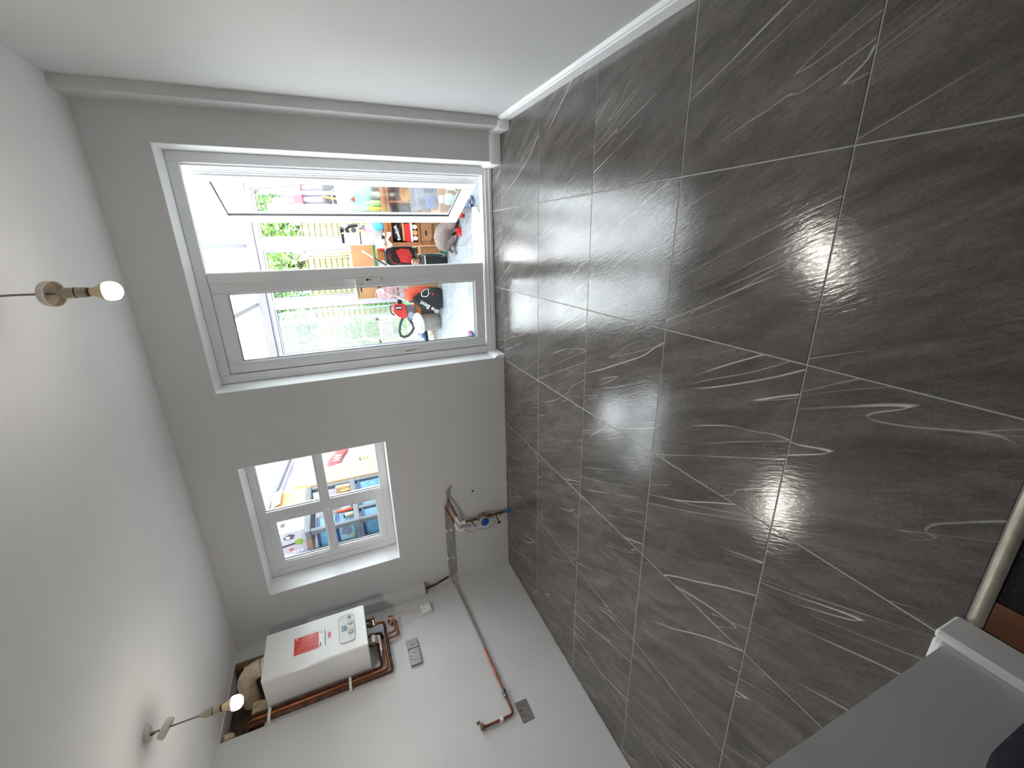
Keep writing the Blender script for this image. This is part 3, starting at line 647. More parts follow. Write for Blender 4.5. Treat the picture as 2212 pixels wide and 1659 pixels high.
for x0, x1 in ((1.645, 2.270), (.90, 1.50), (.26, .90)):
    frame_rect(MB(), x0+.0005, x1-.0005, .001, 1.999, .008, .008, .105, .022, CY1+.012, CY1+.055).build('sash', UPVC2, fw)
    frame_rect(MB(), x0+.008, x1-.008, .106, 1.977, .004, .004, .004, .004, CY1+.018, CY1+.026, 0).build('gasket', RUBBER, fw)
    MB().box(x0+.012, CY1+.020, .110, x1-.012, CY1+.025, 1.973).build('pane', GLASS, fw)
# side walls with raked tops
def rake(x0, x1, name, glassed):
    m = MB().prism([(.302, 1.0 if glassed else .001), (CY1-.04, 1.0 if glassed else .001), (CY1-.04, roof_z(CY1)-.06), (.302, roof_z(.302)-.06)], 0, x0+.02, x1-.02)
    if not glassed: return struct(m.build(name, UPVC2))
    r_ = root(name)
    MB().box(x0, .302, .001, x1, CY1-.04, .60, .004).build('lower_panel', UPVC2, r_)
    ys = [.302, 1.05, 1.80, 2.55, CY1-.04]
    for i in range(4):
        a, b = ys[i], ys[i+1]; za, zb = roof_z(a)-.07, roof_z(b)-.07
        MB().prism([(a+.001, .601), (a+.055, .601), (a+.055, za-.004), (a+.001, za)], 0, x0, x1).build('mullion', UPVC2, r_)
        MB().prism([(a+.06, .62), (b-.005, .62), (b-.005, zb-.01), (a+.06, za-.01)], 0, (x0+x1)/2-.003, (x0+x1)/2+.003).build('pane', GLASS, r_)
    return r_
rake(CX0-.06, CX0, 'wall_conservatory_left', False)
rake(CX1, CX1+.06, 'wall_conservatory_right', True)
def slope(x0, x1, d0, d1, y0=.302, y1=CY1+.10):
    return MB().prism([(y0, roof_z(y0)+d0), (y1, roof_z(y1)+d0), (y1, roof_z(y1)+d1), (y0, roof_z(y0)+d1)], 0, x0, x1)
rf = root('conservatory_roof')
bars = [CX0-.03+.06, .88, 1.62, 2.36, 3.10, 3.84, CX1]
for i, x in enumerate(bars):
    slope(x-.024, x+.024, -.004, .055).build('glazing_bar', UPVC2, rf)
    if i: slope(bars[i-1]+.0245, x-.0245, .024, .030).build('roof_pane', ROOFG, rf)
m = slope(CX0-.001, CX0+.075, -.060, -.006)
for k in range(3):
    m2 = slope(CX0+.075, CX0+.083, -.054+k*.017, -.044+k*.017); m.add(m2.v, m2.f)
m.build('raked_beam', UPVC2, rf)
MB().box(CX0, .3015, roof_z(.3)-.05, CX1, .345, roof_z(.3)+.05, .004).build('wall_plate', UPVC2, rf)

# ---------------------------------------------------------------- things seen through the French doors
WOOD = MX('orange_brown_wood', (178, 104, 52), .45, var=.25, scale=5, stretch=(1.5, 6, 6), k=.55)
PAPER = MX('white_paper', (238, 236, 230), .7, k=.62)
BLK = MX('black_plastic', (34, 36, 40), .4)
RED = MX('red_plastic', (226, 44, 44), .3, k=.62)
LETW = M('white_print', (240, 240, 240), .5)
LETD = M('dark_print_brown', (70, 42, 26), .6)
# wooden shelving unit
t = thing('shelf_unit', 'orange-brown wooden shelf unit with open compartments, behind the open door leaf', 'shelves', (3.5, 1.62, 0))
for x in (3.075, 3.88): MB().box(x, 1.45, .001, x+.035, 1.86, .652, .003).build('side_panel', WOOD, t)
MB().box(3.055, 1.435, .653, 3.935, 1.875, .690, .004).build('top_board', WOOD, t)
for z in (.33, .075): MB().box(3.111, 1.455, z, 3.879, 1.85, z+.018, .002).build('shelf', WOOD, t)
MB().box(3.111, 1.452, .615, 3.879, 1.475, .652, .002).build('top_rail', WOOD, t)
MB().box(3.49, 1.46, .35, 3.51, 1.85, .614, .002).build('divider', WOOD, t)
MB().box(3.111, 1.851, .001, 3.879, 1.859, .614).build('back_panel', WOOD, t)
# in the compartments
t = thing('sports_bag', 'black bag with white lettering, in the upper compartment of the wooden shelf unit', 'bag', (3.20, 1.56, .505))
MB().lump((3.200, 1.585, .553), (.078, .085, .050), .10, 2, 10, .5, .5045).build('bag_body', BLK, t, True)
text('Reebok', .048, (3.205, 1.4955, .558), FACE_NY, LETW, 'lettering', t, math.radians(14), bold=.0006)
tag(MB().box(3.125, 1.475, .485, 3.30, 1.78, .5035, .003).build('cardboard_tray', CARDB, None), 'thin cardboard tray under the black bag, inside the shelf unit', 'tray')
tag(MB().prism([(3.118, .424), (3.290, .424), (3.296, .440), (3.296, .470), (3.285, .484), (3.125, .484), (3.116, .468)], 1, 1.48, 1.76).build('red_case', RED, None), 'glossy red case lying flat under the black bag in the shelf unit', 'case')
for i, (x, z, r, c) in enumerate(((3.15, .376, .024, 'pale roll'), (3.205, .378, .026, 'buff roll'), (3.262, .375, .023, 'white roll'))):
    lab = ('pale rolled paper nearest the left side of the shelf unit, under the red case', 'buff rolled paper in the middle under the red case', 'white rolled paper farthest right of those under the red case')[i]
    mt = MX('paper_roll', ((236, 226, 210), (206, 170, 116), (236, 232, 228))[i], .8, k=.6)
    tag(MB().lathe([(r*.3, 1.478), (r, 1.476), (r, 1.74), (r*.3, 1.742)], (x, 0, z), 14, 1).build('paper_roll', mt, None, True), lab, 'paper roll', 'paper rolls in the shelf unit')
tag(MB().box(3.114, 1.48, .400, 3.30, 1.74, .4235, .002).build('folded_card', PAPER, None), 'folded white card between the paper rolls and the red case', 'card')
def carton(name, x0, x1, y0, y1, z0, z1, mat, label, lid=True, words=None, slot=None, tape=None, base=None, rz=0., cat='box', off=None):
    t = thing(name, label, cat, ((x0+x1)/2, (y0+y1)/2, z0)); R = Matrix.Translation(((x0+x1)/2, (y0+y1)/2, 0)) @ Matrix.Rotation(rz, 4, 'Z') @ Matrix.Translation((-(x0+x1)/2, -(y0+y1)/2, 0))
    m = MB(); m.T = R; m.box(x0, y0, z0+.0008, x1, y1, z1, .003); m.build('carton', mat, t)
    if lid:
        for a, b in ((y0, (y0+y1)/2-.001), ((y0+y1)/2+.001, y1)):
            m = MB(); m.T = R; m.box(x0, a, z1+.0003, x1, b, z1+.004, .001); m.build('flap', mat, t)
    if slot:
        m = MB(); m.T = R; cx, cz, wd = slot; m.prism([(cx+wd*math.copysign(1, math.cos(a))*.7+.010*math.cos(a), cz+.010*math.sin(a)) for a in [PI/8+PI/4*k for k in range(8)]], 1, y0-.0012, y0-.0002); m.build('hand_hole', DARK, t)
    if tape:
        m = MB(); m.T = R; m.box((x0+x1)/2-.025, y0-.0008, z1-.07, (x0+x1)/2+.025, y0-.0002, z1); m.build('tape', tape, t)
    if base:
        m = MB(); m.T = R; m.box(x0-.0008, y0-.0008, z0+.001, x1+.0008, y1+.0008, z0+base[1]); m.build('printed_band', base[0], t)
    if words: text(words[0], words[1], (words[2], y0-.0008, words[3]), FACE_NY, LETD, 'lettering', t, bold=.0004)
    return t
carton('storage_box', 3.115, 3.46, 1.475, 1.80, .0945, .322, CARDB, 'brown cardboard storage box with a hand hole and dark lettering, low in the shelf unit', words=('Restore', .052, 3.205, .190), slot=(3.200, .262, .024))
GREEN = MX('green_print', (20, 136, 84), .6, k=.6)
carton('archive_box', 2.985, 3.062, 1.63, 1.845, .0005, .300, CARDB, 'narrow brown box with a green base band, on the floor left of the shelf unit', base=(GREEN, .080))
# on the top board
t = thing('kitchen_mixer', 'white kitchen mixer with a black grip, standing on the shelf unit', 'mixer', (3.20, 1.62, .845))
MW = MX('mixer_white', (232, 228, 232), .35, k=.62)
MB().prism(rrect(3.105, 3.200, .850, .915, .012), 1, 1.555, 1.70).build('foot', MW, t, True)
MB().box(3.104, 1.553, .9155, 3.212, 1.70, .925, .002).build('black_band', BLK, t)
MB().prism(rrect(3.103, 3.213, .9255, 1.075, .018), 1, 1.55, 1.70).build('housing', MW, t, True)
MB().prism(rrect(3.112, 3.205, 1.0755, 1.100, .010), 1, 1.56, 1.69).build('control_strip', MX('dark_grey_strip', (70, 74, 80), .3), t)
MB().tube([(3.208, 1.60, 1.03), (3.245, 1.60, 1.045), (3.272, 1.60, 1.02), (3.282, 1.60, .98), (3.284, 1.60, .93)], [.018, .018, .017, .016, .016], 10).build('grip', BLK, t, True)
MB().lathe([(.014, 1.068), (.024, 1.075), (.024, 1.088), (.034, 1.094), (.034, 1.106), (.016, 1.112)], (3.242, 1.60, 0), 16).build('top_knob', BLK, t, True)
MB().lathe([(.024, 0), (.026, .006), (.018, .010), (.001, .010)], (3.238, 1.575, .975), 18, 1).build('dial', MX('smoky_dial', (130, 140, 150), .1), t, True)
tag(MB().box(3.10, 1.53, .6905, 3.295, 1.86, .790, .004).build('white_carton', PAPER, None), 'plain white carton on the shelf unit, under the mixer', 'box')
t = thing('tin_stack', 'plain white block the mixer foot rests on', 'block', (3.155, 1.63, .7905)); MB().box(3.10, 1.60, .7908, 3.295, 1.72, .8492, .005).build('block_body', MW, t)
t = thing('white_bowl', 'white china bowl tipped on its side in front of the mixer', 'bowl', (3.165, 1.50, .79))
m = MB(); m.T = Matrix.Translation((3.165, 1.505, .828)) @ Matrix.Rotation(math.radians(62), 4, 'X') @ Matrix.Rotation(math.radians(10), 4, 'Y')
m.lathe([(.018, -.030), (.034, -.022), (.046, -.004), (.050, .014), (.046, .012), (.032, -.012), (.001, -.018)], (0, 0, 0), 24); m.build('bowl_body', MX('china', (240, 244, 246), .2, k=.7), t, True)
t = thing('pink_bottle', 'pale pink plastic bottle right of the mixer foot', 'bottle', (3.24, 1.565, .7905))
MB().prism(rrect(3.215, 3.285, .791, .862, .012), 1, 1.545, 1.592).build('bottle_body', MX('pale_pink', (250, 180, 206), .25, k=.6), t, True)
MB().lathe([(.012, .8625), (.012, .888), (.001, .889)], (3.248, 1.568, 0), 14).build('cap', MX('magenta_cap', (226, 90, 150), .3, k=.6), t)
t = thing('steel_flask', 'small steel flask with a blue and white label behind the pink bottle', 'flask', (3.262, 1.63, .8495))
MB().lathe([(.020, .850), (.020, .895), (.014, .905), (.012, .915)], (3.265, 1.66, 0), 18).build('flask_body', STEEL, t, True)
MB().lathe([(.0204, .862), (.0204, .884)], (3.265, 1.66, 0), 18).build('label_band', MX('blue_label', (60, 120, 200), .4), t)
tag(MB().lump((3.275, 1.478, .745), (.045, .030, .052), .3, 11, 12, .8, .691).build('blue_cloth', MX('turquoise_cloth', (40, 176, 226), .8, scale=9, k=.55, rgb2=(120, 214, 240), bump=.3), None, True), 'crumpled turquoise cloth on the edge of the shelf unit', 'cloth')
# a white paper sheet hanging over the corner
m = MB(); g = []
for i in range(9):
    for j in range(7):
        u, v = i/8, j/6; x = 3.06+.15*u; z = .694+(.005 if v < .5 else 0); y = 1.432+.09*(1-v)
        if v > .5: z = .694-(v-.5)*.10*(1+.4*math.sin(u*9)); y = 1.428-.006*math.sin(u*12)
        g.append((x+.006*math.sin(v*9), y, z+.004*noise.noise((u*6, v*6, 1))))
m.add(g, [(i*7+j, i*7+j+1, (i+1)*7+j+1, (i+1)*7+j) for i in range(8) for j in range(6)])
o = tag(m.build('paper_sheet', PAPER, None, True), 'creased white paper sheet hanging over the front edge of the shelf unit', 'paper'); o.modifiers.new('s', 'SOLIDIFY').thickness = .0012
tag(MB().lump((3.10, 1.465, .740), (.038, .030, .050), .45, 21, 12, .7, .6945).build('paper_ball', PAPER, None), 'crumpled white paper wad at the left end of the shelf unit top', 'paper')
t = thing('black_cup', 'small black cup lying by the paper wad on the shelf unit', 'cup', (3.17, 1.46, .695)); MB().lathe([(.010, .695), (.016, .697), (.018, .722), (.015, .722), (.013, .700)], (3.165, 1.458, 0), 14).build('cup_body', BLK, t, True)
# farther right on the top board, seen through the leaf's glass
POLY = glass('clear_plastic', (.90, .93, .96), .10, .15)
t = thing('mint_carrier_bag', 'tall mint and white carrier bag standing on the shelf unit, behind the door glass', 'bag', (3.56, 1.66, .6905))
MINT = MX('mint_print', (176, 232, 210), .5, k=.42, rgb2=(236, 250, 246), scale=6)
m = MB(); m.prism([(3.40, .691), (3.74, .691), (3.76, .90), (3.735, 1.105), (3.42, 1.085), (3.395, .90)], 1, 1.60, 1.70); m.build('bag_body', MINT, t)
MB().lump((3.58, 1.598, .89), (.16, .018, .16), .25, 4, 12, .6).build('front_bulge', MINT, t, True)
MB().tube([(3.47, 1.655, 1.08), (3.49, 1.65, 1.13), (3.60, 1.65, 1.135), (3.63, 1.655, 1.085)], .006, 6).build('bag_handle', MINT, t, True)
m = MB().prism([(3.50, .93), (3.525, .97), (3.55, .93)], 1, 1.572, 1.578); m.build('red_triangle', RED, t)
for nm, x, y, h, r, col, lab in (('yellow_bottle', 3.44, 1.53, .15, .022, (240, 206, 70), 'slim yellow bottle in front of the mint carrier bag'), ('green_bottle', 3.49, 1.505, .13, .026, (176, 226, 130), 'pale green bottle in front of the mint carrier bag'), ('silver_tin', 3.56, 1.50, .085, .036, (176, 174, 168), 'round silver tin in front of the mint carrier bag'), ('ribbed_tin', 3.65, 1.52, .07, .040, (150, 148, 140), 'ribbed grey tin right of the silver tin'), ('white_pot', 3.74, 1.50, .075, .034, (240, 240, 240), 'white pot at the right of the tins on the shelf unit'), ('purple_tub', 3.825, 1.51, .06, .032, (120, 70, 160), 'purple tub farthest right on the shelf unit')):
    t = thing(nm, lab, 'bottle' if 'bottle' in nm else 'tin', (x, y, .6905)); mt = MX(nm, col, .3, k=.6)
    tall = 'bottle' in nm
    pr = [(r*.9, .691), (r, .694), (r, .691+h*.68), (r*.45, .691+h*.84), (r*.4, .691+h*.9)] if tall else [(r*.95, .691), (r, .693), (r, .705)] + [q for k in range(3) for q in ((r*.96, .709+k*h*.25), (r, .713+k*h*.25))] + [(r, .691+h)]
    MB().lathe(pr, (x, y, 0), 18).build('body', mt, t, True)
    MB().lathe([(r*(.45 if tall else 1.03), .6912+h*.9 if tall else .6915+h), (r*(.45 if tall else 1.03), .694+h), (.001, .695+h)], (x, y, 0), 16).build('lid', LETW if tall else STEEL, t)
# right-hand compartments
for nm, x, col, lab, zz in (('orange_bowl', 3.585, (236, 172, 70), 'orange plastic bowl tilted in the right compartment of the shelf unit', .41), ('grey_bowl', 3.765, (176, 198, 214), 'pale grey-blue bowl next to the orange one in the shelf unit', .415)):
    t = thing(nm, lab, 'bowl', (x, 1.56, .35)); m = MB(); m.T = Matrix.Translation((x, 1.57, zz)) @ Matrix.Rotation(math.radians(40), 4, 'X')
    m.lathe([(.03, -.045), (.05, -.035), (.068, 0), (.074, .03), (.068, .028), (.045, -.03), (.001, -.038)], (0, 0, 0), 22); m.build('bowl_body', MX(nm, col, .35, k=.6), t, True)
carton('flat_carton', 3.54, 3.86, 1.48, 1.78, .0945, .30, MX('dull_card', (206, 180, 150), .85, k=.6), 'dull buff cardboard box in the lower right of the shelf unit')
def crate(name, x0, x1, y0, y1, z0, z1, mat, label, lidm=None, group=None, cat='crate'):
    t = thing(name, label, cat, ((x0+x1)/2, (y0+y1)/2, z0), group); e = .012; T_ = .003
    m = MB()
    for (a, b, c, d) in ((x0+e, y0+e, x1-e, y0+e+T_), (x0+e, y1-e-T_, x1-e, y1-e), (x0+e, y0+e, x0+e+T_, y1-e), (x1-e-T_, y0+e, x1-e, y1-e)): m.box(a, b, z0+.001, c, d, z1-.012)
    m.box(x0+e, y0+e, z0+.001, x1-e, y1-e, z0+.005); m.build('bin', mat, t)
    rm = lidm or mat
    frame_xy = MB(); frame_xy.box(x0, y0, z1-.022, x1, y0+.012, z1-.004, .002).box(x0, y1-.012, z1-.022, x1, y1, z1-.004, .002).box(x0, y0+.012, z1-.022, x0+.012, y1-.012, z1-.004, .002).box(x1-.012, y0+.012, z1-.022, x1, y1-.012, z1-.004, .002); frame_xy.build('rim', rm, t)
    if lidm: MB().box(x0-.002, y0-.002, z1-.0035, x1+.002, y1+.002, z1+.004, .002).box(x0+.02, y0+.02, z1+.0042, x1-.02, y1-.02, z1+.009, .002).build('lid', lidm, t)
    return t
crate('clear_crate', 3.40, 3.86, 1.02, 1.36, .22, .42, POLY, 'see-through plastic crate stacked on a brown box beside the shelf unit, behind the door glass', POLY)
for k, (x, y, c) in enumerate(((3.48, 1.13, (60, 90, 160)), (3.62, 1.2, (70, 66, 64)), (3.75, 1.12, (96, 120, 110)))):
    tag(MB().lump((x, y, .27), (.055, .06, .044), .3, 30+k, 9, .7, .2262).build('folded_garment', MX('garment', c, .9, bump=.3, k=.5), None, True), ('blue folded garment inside the see-through crate', 'dark grey folded garment inside the see-through crate', 'green-grey folded garment inside the see-through crate')[k], 'garment', 'garments in the see-through crate')
carton('brown_box', 3.38, 3.88, 1.00, 1.37, .0005, .214, CARDB, 'plain brown cardboard box on the floor under the see-through crate')
t = thing('toy_watering_can', 'mint green and white plastic watering can on the floor behind the door glass', 'watering can', (3.46, .925, 0))
MC = MX('mint_plastic', (190, 232, 206), .35, k=.7)
MB().lathe([(.050, .001), (.055, .006), (.048, .07), (.034, .10)], (3.485, .925, 0), 20).build('teal_base', MX('teal_plastic', (140, 196, 180), .35, k=.65), t, True)
MB().lathe([(.034, .1005), (.050, .125), (.050, .165), (.036, .190), (.022, .196)], (3.485, .925, 0), 20).build('green_body', MC, t, True)
MB().lathe([(.022, .1965), (.034, .205), (.034, .232), (.020, .242), (.001, .243)], (3.485, .925, 0), 18).build('white_top', PAPER, t, True)
MB().tube([(3.530, .925, .165), (3.565, .925, .16), (3.57, .925, .09), (3.532, .925, .05)], .007, 8).build('handle', PAPER, t, True)
MB().tube([(3.445, .92, .05), (3.415, .917, .09), (3.395, .915, .15)], [.012, .009, .007], 8).build('spout', PAPER, t, True)
t = thing('red_ball', 'small red ball on the floor beside the watering can', 'ball', (3.34, .94, 0)); MB().lump((3.345, .94, .0255), (.025, .025, .025), 0, 1, 10).build('ball_body', RED, t, True)
# bundle of wrapped tubes with a red band
WRAP = glass('wrap_film', (.93, .92, .97), .30, .2)
t = thing('wrapped_tubes', 'bundle of white tubes in plastic wrap with a red band, leaning behind the door glass', 'tubes', (3.75, 2.75, 0))
LIL = MX('lilac_white', (206, 198, 226), .3, k=.42)
for k in range(7):
    x = 3.42+.085*k; MB().tube([(x, 2.55+.03*(k % 2), .03), (x+.05, 2.9+.02*(k % 2), 1.0), (x+.09-.03*k, 3.14+.02*(k % 2), 1.66+.05*(k % 3))], .036, 12).build('tube', LIL, t, True)
m = MB(); m.T = Matrix.Translation((3.735, 3.035, 1.46)) @ Matrix.Rotation(math.radians(-20), 4, 'X')
m.prism([(.255*math.cos(a), .062*math.sin(a)) for a in [2*PI*k/20 for k in range(20)]], 2, -.05, .05); m.build('red_band', MX('red_tape', (232, 90, 100), .3, k=.7), t)
t = thing('grey_rucksack', 'grey rucksack with orange straps behind the mint carrier bag', 'rucksack', (3.66, 2.10, .783))
GB = MX('grey_fabric', (120, 112, 112), .85, bump=.3)
MB().lump((3.66, 2.10, 1.0), (.20, .12, .22), .12, 6, 12, .7, .7835).build('rucksack_body', GB, t, True)
for s in (-1, 1): MB().tube([(3.66+s*.08, 2.0, 1.20), (3.66+s*.10, 1.965, 1.10), (3.66+s*.12, 1.97, .92)], .012, 6).build('strap', MX('orange_strap', (226, 150, 80), .7, k=.6), t, True)
t = thing('side_table', 'small dark table holding the grey rucksack', 'table', (3.68, 2.11, 0))
MB().box(3.42, 1.94, .752, 3.92, 2.30, .782, .004).build('table_top', WOOD, t)
for x in (3.44, 3.87):
    for y in (1.96, 2.25): MB().box(x, y, .0008, x+.03, y+.03, .7515, .003).build('leg', WOOD, t)

# the cat
t = thing('cat', 'grey cat crouching on the conservatory floor with its back to the room, tail curled', 'cat', (3.16, 1.28, 0))
FUR = MX('grey_fur', (136, 122, 116), .95, var=.12, scale=14, bump=.25, bscale=160, k=.62)
def cat_body():
    """one continuous skin over chains of balls: trunk, neck, head, four legs, tail"""
    chains = [
        [(3.075, 1.425, .098, .066), (3.105, 1.408, .116, .090), (3.150, 1.383, .128, .096), (3.200, 1.350, .124, .092), (3.242, 1.315, .108, .076), (3.266, 1.272, .088, .052), (3.279, 1.232, .070, .047), (3.283, 1.198, .058, .032), (3.283, 1.182, .053, .022)],
        [(3.105, 1.375, .090, .066), (3.128, 1.335, .065, .052), (3.150, 1.300, .042, .032), (3.135, 1.300, .026, .022), (3.165, 1.262, .018, .018)],
        [(3.080, 1.455, .080, .055), (3.078, 1.480, .040, .030), (3.095, 1.455, .018, .018)],
        [(3.225, 1.310, .080, .048), (3.222, 1.285, .042, .025), (3.226, 1.262, .020, .018), (3.230, 1.240, .017, .017)],
        [(3.275, 1.325, .080, .044), (3.285, 1.300, .042, .024), (3.290, 1.280, .020, .018), (3.292, 1.262, .017, .016)],
        [(3.060, 1.430, .085, .030), (3.030, 1.430, .060, .021), (3.006, 1.418, .036, .0185), (2.990, 1.392, .023, .017), (2.990, 1.360, .018, .0165), (3.004, 1.335, .017, .012)]]
    m = MB()
    for ch in chains:
        for a, b in zip(ch[:-1], ch[1:]):
            for q in range(6):
                f = q/6; m.lump([a[k]+(b[k]-a[k])*f for k in range(3)], [a[3]+(b[3]-a[3])*f]*3, 0, 0, 7)
        m.lump(ch[-1][:3], [ch[-1][3]]*3, 0, 0, 7)
    ob = m.build('tmp', None)
    rm = ob.modifiers.new('remesh', 'REMESH'); rm.mode = 'VOXEL'; rm.voxel_size = .006; rm.use_smooth_shade = True
    sm = ob.modifiers.new('smooth', 'SMOOTH'); sm.factor = .5; sm.iterations = 10
    dg = bpy.context.evaluated_depsgraph_get(); m2 = bpy.data.meshes.new_from_object(ob.evaluated_get(dg))
    bpy.data.objects.remove(ob)
    m2.transform(Matrix.Translation(Vector((0, -.085, 0))-LOC[t.name])); m2.materials.clear(); m2.materials.append(FUR); m2.name = 'body'
    o = bpy.data.objects.new('body', m2); COL.objects.link(o); o.parent = t; LOC[o.name] = LOC[t.name]
    return o
cat_body()
for s in (-1, 1):
    MB().lathe([(.016, 0), (.010, .018), (.001, .032)], (3.283+s*.024, 1.143, .104), 8).build('ear', FUR, t, True)
    MB().lump((3.283+s*.018, 1.101, .078), (.006, .004, .006), 0, 1, 6).build('eye', MX('amber_eye', (200, 150, 40), .1), t, True)
MB().lump((3.283, 1.079, .060), (.005, .004, .004), 0, 1, 6).build('nose', MX('pink_nose', (170, 110, 110), .4), t)
t = thing('pet_bowl', 'red pet bowl on the floor under the cat\'s chin', 'bowl', (3.205, 1.093, 0))
MB().lathe([(.040, .0008), (.046, .004), (.036, .034), (.032, .034), (.026, .012), (.001, .010)], (3.205, 1.093, 0), 22).build('bowl_body', RED, t, True)
# left of the shelf unit
carton('large_carton', 2.47, 3.085, 2.22, 2.62, .712, .985, CARDB, 'large brown cardboard box topping the stack left of the shelf unit', slot=(2.58, .93, .03), base=(GREEN, .030))
carton('white_crate_box', 2.50, 3.06, 2.24, 2.60, .36, .708, PAPER, 'white carton under the large brown cardboard box')
carton('lower_carton', 2.50, 3.06, 2.24, 2.60, .0005, .355, CARDL, 'pale carton at the bottom of the stack left of the shelf unit')
t = thing('wicker_basket', 'orange-brown wicker basket wedged in front of the large brown box', 'basket', (2.985, 2.02, .61))
WK = MX('wicker', (206, 130, 60), .7, var=.35, scale=60, k=.6)
m = MB()
for k in range(7): m.tube([(2.985+(.062+.001*k)*math.cos(a), 2.03+(.062+.001*k)*math.sin(a), .622+k*.017+.003*math.sin(9*a+k*PI)) for a in [2*PI*q/40 for q in range(41)]], .0085, 5, False)
m.lathe([(.001, .6155), (.062, .6155), (.062, .622), (.001, .622)], (2.985, 2.03, 0), 20); m.build('woven_side', WK, t, True)
MB().tube([(3.035, 1.975, .722), (3.040, 1.965, .68), (3.035, 1.962, .64)], .012, 6).build('red_ribbon', RED, t, True)
# black tub with red vacuum head
t = thing('cylinder_vacuum', 'black and red cylinder vacuum cleaner, upright left of the shelf unit', 'vacuum cleaner', (2.965, 1.87, .31))
MB().prism(rrect(2.868, 3.062, .335, .655, .05), 1, 1.80, 1.96).build('black_shell', BLK, t, True)
m = MB().tube([(2.960+.080*math.cos(a), 1.793, .52+.105*math.sin(a)) for a in [2*PI*k/28 for k in range(29)]], .010, 6, False); m.build('black_ring', DARK, t, True)
m = MB().tube([(2.950+.066*math.cos(a), 1.788, .535+.075*math.sin(a)) for a in [PI*.3+2*PI*.6*k/20 for k in range(21)]], .0045, 6); m.build('red_ring', RED, t, True)
MB().prism([(2.885, .395), (2.975, .375), (3.040, .41), (3.048, .50), (3.02, .548), (2.90, .50)], 1, 1.765, 1.80).build('red_cover', RED, t)
MB().prism(rrect(3.0625, 3.070, .35, .64, .003), 1, 1.81, 1.95).build('pale_edge', PAPER, t)
t = thing('step_stool_low', 'low grey stool carrying the cylinder vacuum cleaner', 'stool', (2.965, 1.88, 0))
MB().box(2.90, 1.85, .30, 3.05, 2.02, .33, .004).build('stool_top', STEEL, t)
for x in (2.91, 3.02):
    for y in (1.86, 1.99): MB().box(x, y, .0008, x+.018, y+.018, .2995).build('leg', STEEL, t)
t = thing('vacuum_wand', 'silver and black vacuum tube leaning against the large brown box', 'tube', (2.95, 1.9, .66))
MB().tube([(2.868, 1.780, .662), (2.952, 1.86, .78)], .0115, 10).build('black_length', BLK, t, True)
MB().tube([(2.9521, 1.8601, .7801), (3.030, 1.934, .890)], .0105, 10).build('silver_length', STEEL, t, True)
t = thing('swing_bin', 'black tapered waste bin with a pale rim on the floor left of the shelf unit', 'bin', (2.90, 1.74, 0))
m = MB()
for z, a in ((.001, .030), (.28, .043)): pass
vs = []
for z, hx, hy in ((.001, .036, .05), (.262, .050, .075)): vs += [(2.912-hx, 1.70-hy, z), (2.912+hx, 1.70-hy, z), (2.912+hx, 1.70+hy, z), (2.912-hx, 1.70+hy, z)]
m.add(vs, [(0,1,2,3), (4,7,6,5)]+[(i, (i+1) % 4, 4+(i+1) % 4, 4+i) for i in range(4)]); m.build('bin_body', BLK, t)
m = MB(); rr = [(2.912-.052, 1.623), (2.912+.052, 1.623), (2.912+.052, 1.777), (2.912-.052, 1.777), (2.912-.052, 1.623)]
m.tube([(a, b, .262) for a, b in rr], .006, 6, False).build('rim', PAPER, t, True)
m = MB(); vs = []
for z, hx, hy in ((.269, .048, .072), (.305, .034, .052)): vs += [(2.912-hx, 1.70-hy, z), (2.912+hx, 1.70-hy, z), (2.912+hx, 1.70+hy, z), (2.912-hx, 1.70+hy, z)]
m.add(vs, [(0,1,2,3), (4,7,6,5)]+[(i, (i+1) % 4, 4+(i+1) % 4, 4+i) for i in range(4)]); m.build('lid', BLK, t)
PLAID = MX('plaid_cloth', (222, 200, 176), .85, scale=26, rgb2=(170, 80, 50), stretch=(1, 1, 4), k=.55)
tag(MB().lump((2.905, 1.70, .352), (.040, .045, .046), .4, 13, 12, .8, .306).build('plaid_cloth', PLAID, None, True), 'crumpled cream and rust plaid cloth on the lid of the black bin', 'cloth')
tag(MB().lump((2.955, 1.84, .155), (.022, .022, .14), .25, 17, 10, .8, .001).build('blue_bag', MX('pale_blue_film', (130, 200, 230), .35, k=.6), None, True), 'pale blue plastic bag between the black bin and the archive box', 'bag')
# card and cloth lying at the doorway
m = MB().prism([(2.56, .40), (3.30, .42), (3.40, .56), (3.405, .672), (3.25, .705), (3.10, .682), (2.62, .678), (2.55, .62)], 2, .001, .007)
tag(m.build('flattened_card', MX('cream_card', (250, 240, 214), .85, k=.75), None), 'flattened cream cardboard sheet lying just outside the French doors', 'card')
tag(MB().lump((3.455, .735, .020), (.052, .11, .034), .4, 23, 12, .8, .001).build('blue_white_cloth', MX('blue_white_cloth', (96, 130, 190), .85, scale=16, rgb2=(214, 224, 240), k=.55), None, True), 'crumpled blue and white cloth at the foot of the open door leaf', 'cloth')
t = thing('slipper', 'tip of a red and blue slipper on the conservatory floor by the closed leaf', 'slipper', (2.20, .81, 0))
MB().lump((2.195, .83, .022), (.050, .075, .024), .06, 3, 10, .8, .006).build('upper', MX('blue_felt', (70, 96, 160), .9, k=.6), t, True)
MB().prism([(2.19+.055*math.cos(a)*(1-.15*math.sin(a)), .83+.082*math.sin(a)) for a in [2*PI*k/18 for k in range(18)]], 2, .0008, .0062).build('sole', PAPER, t)
MB().lump((2.225, .815, .030), (.018, .036, .020), .1, 5, 8, .8, .01).build('red_toe', RED, t, True)
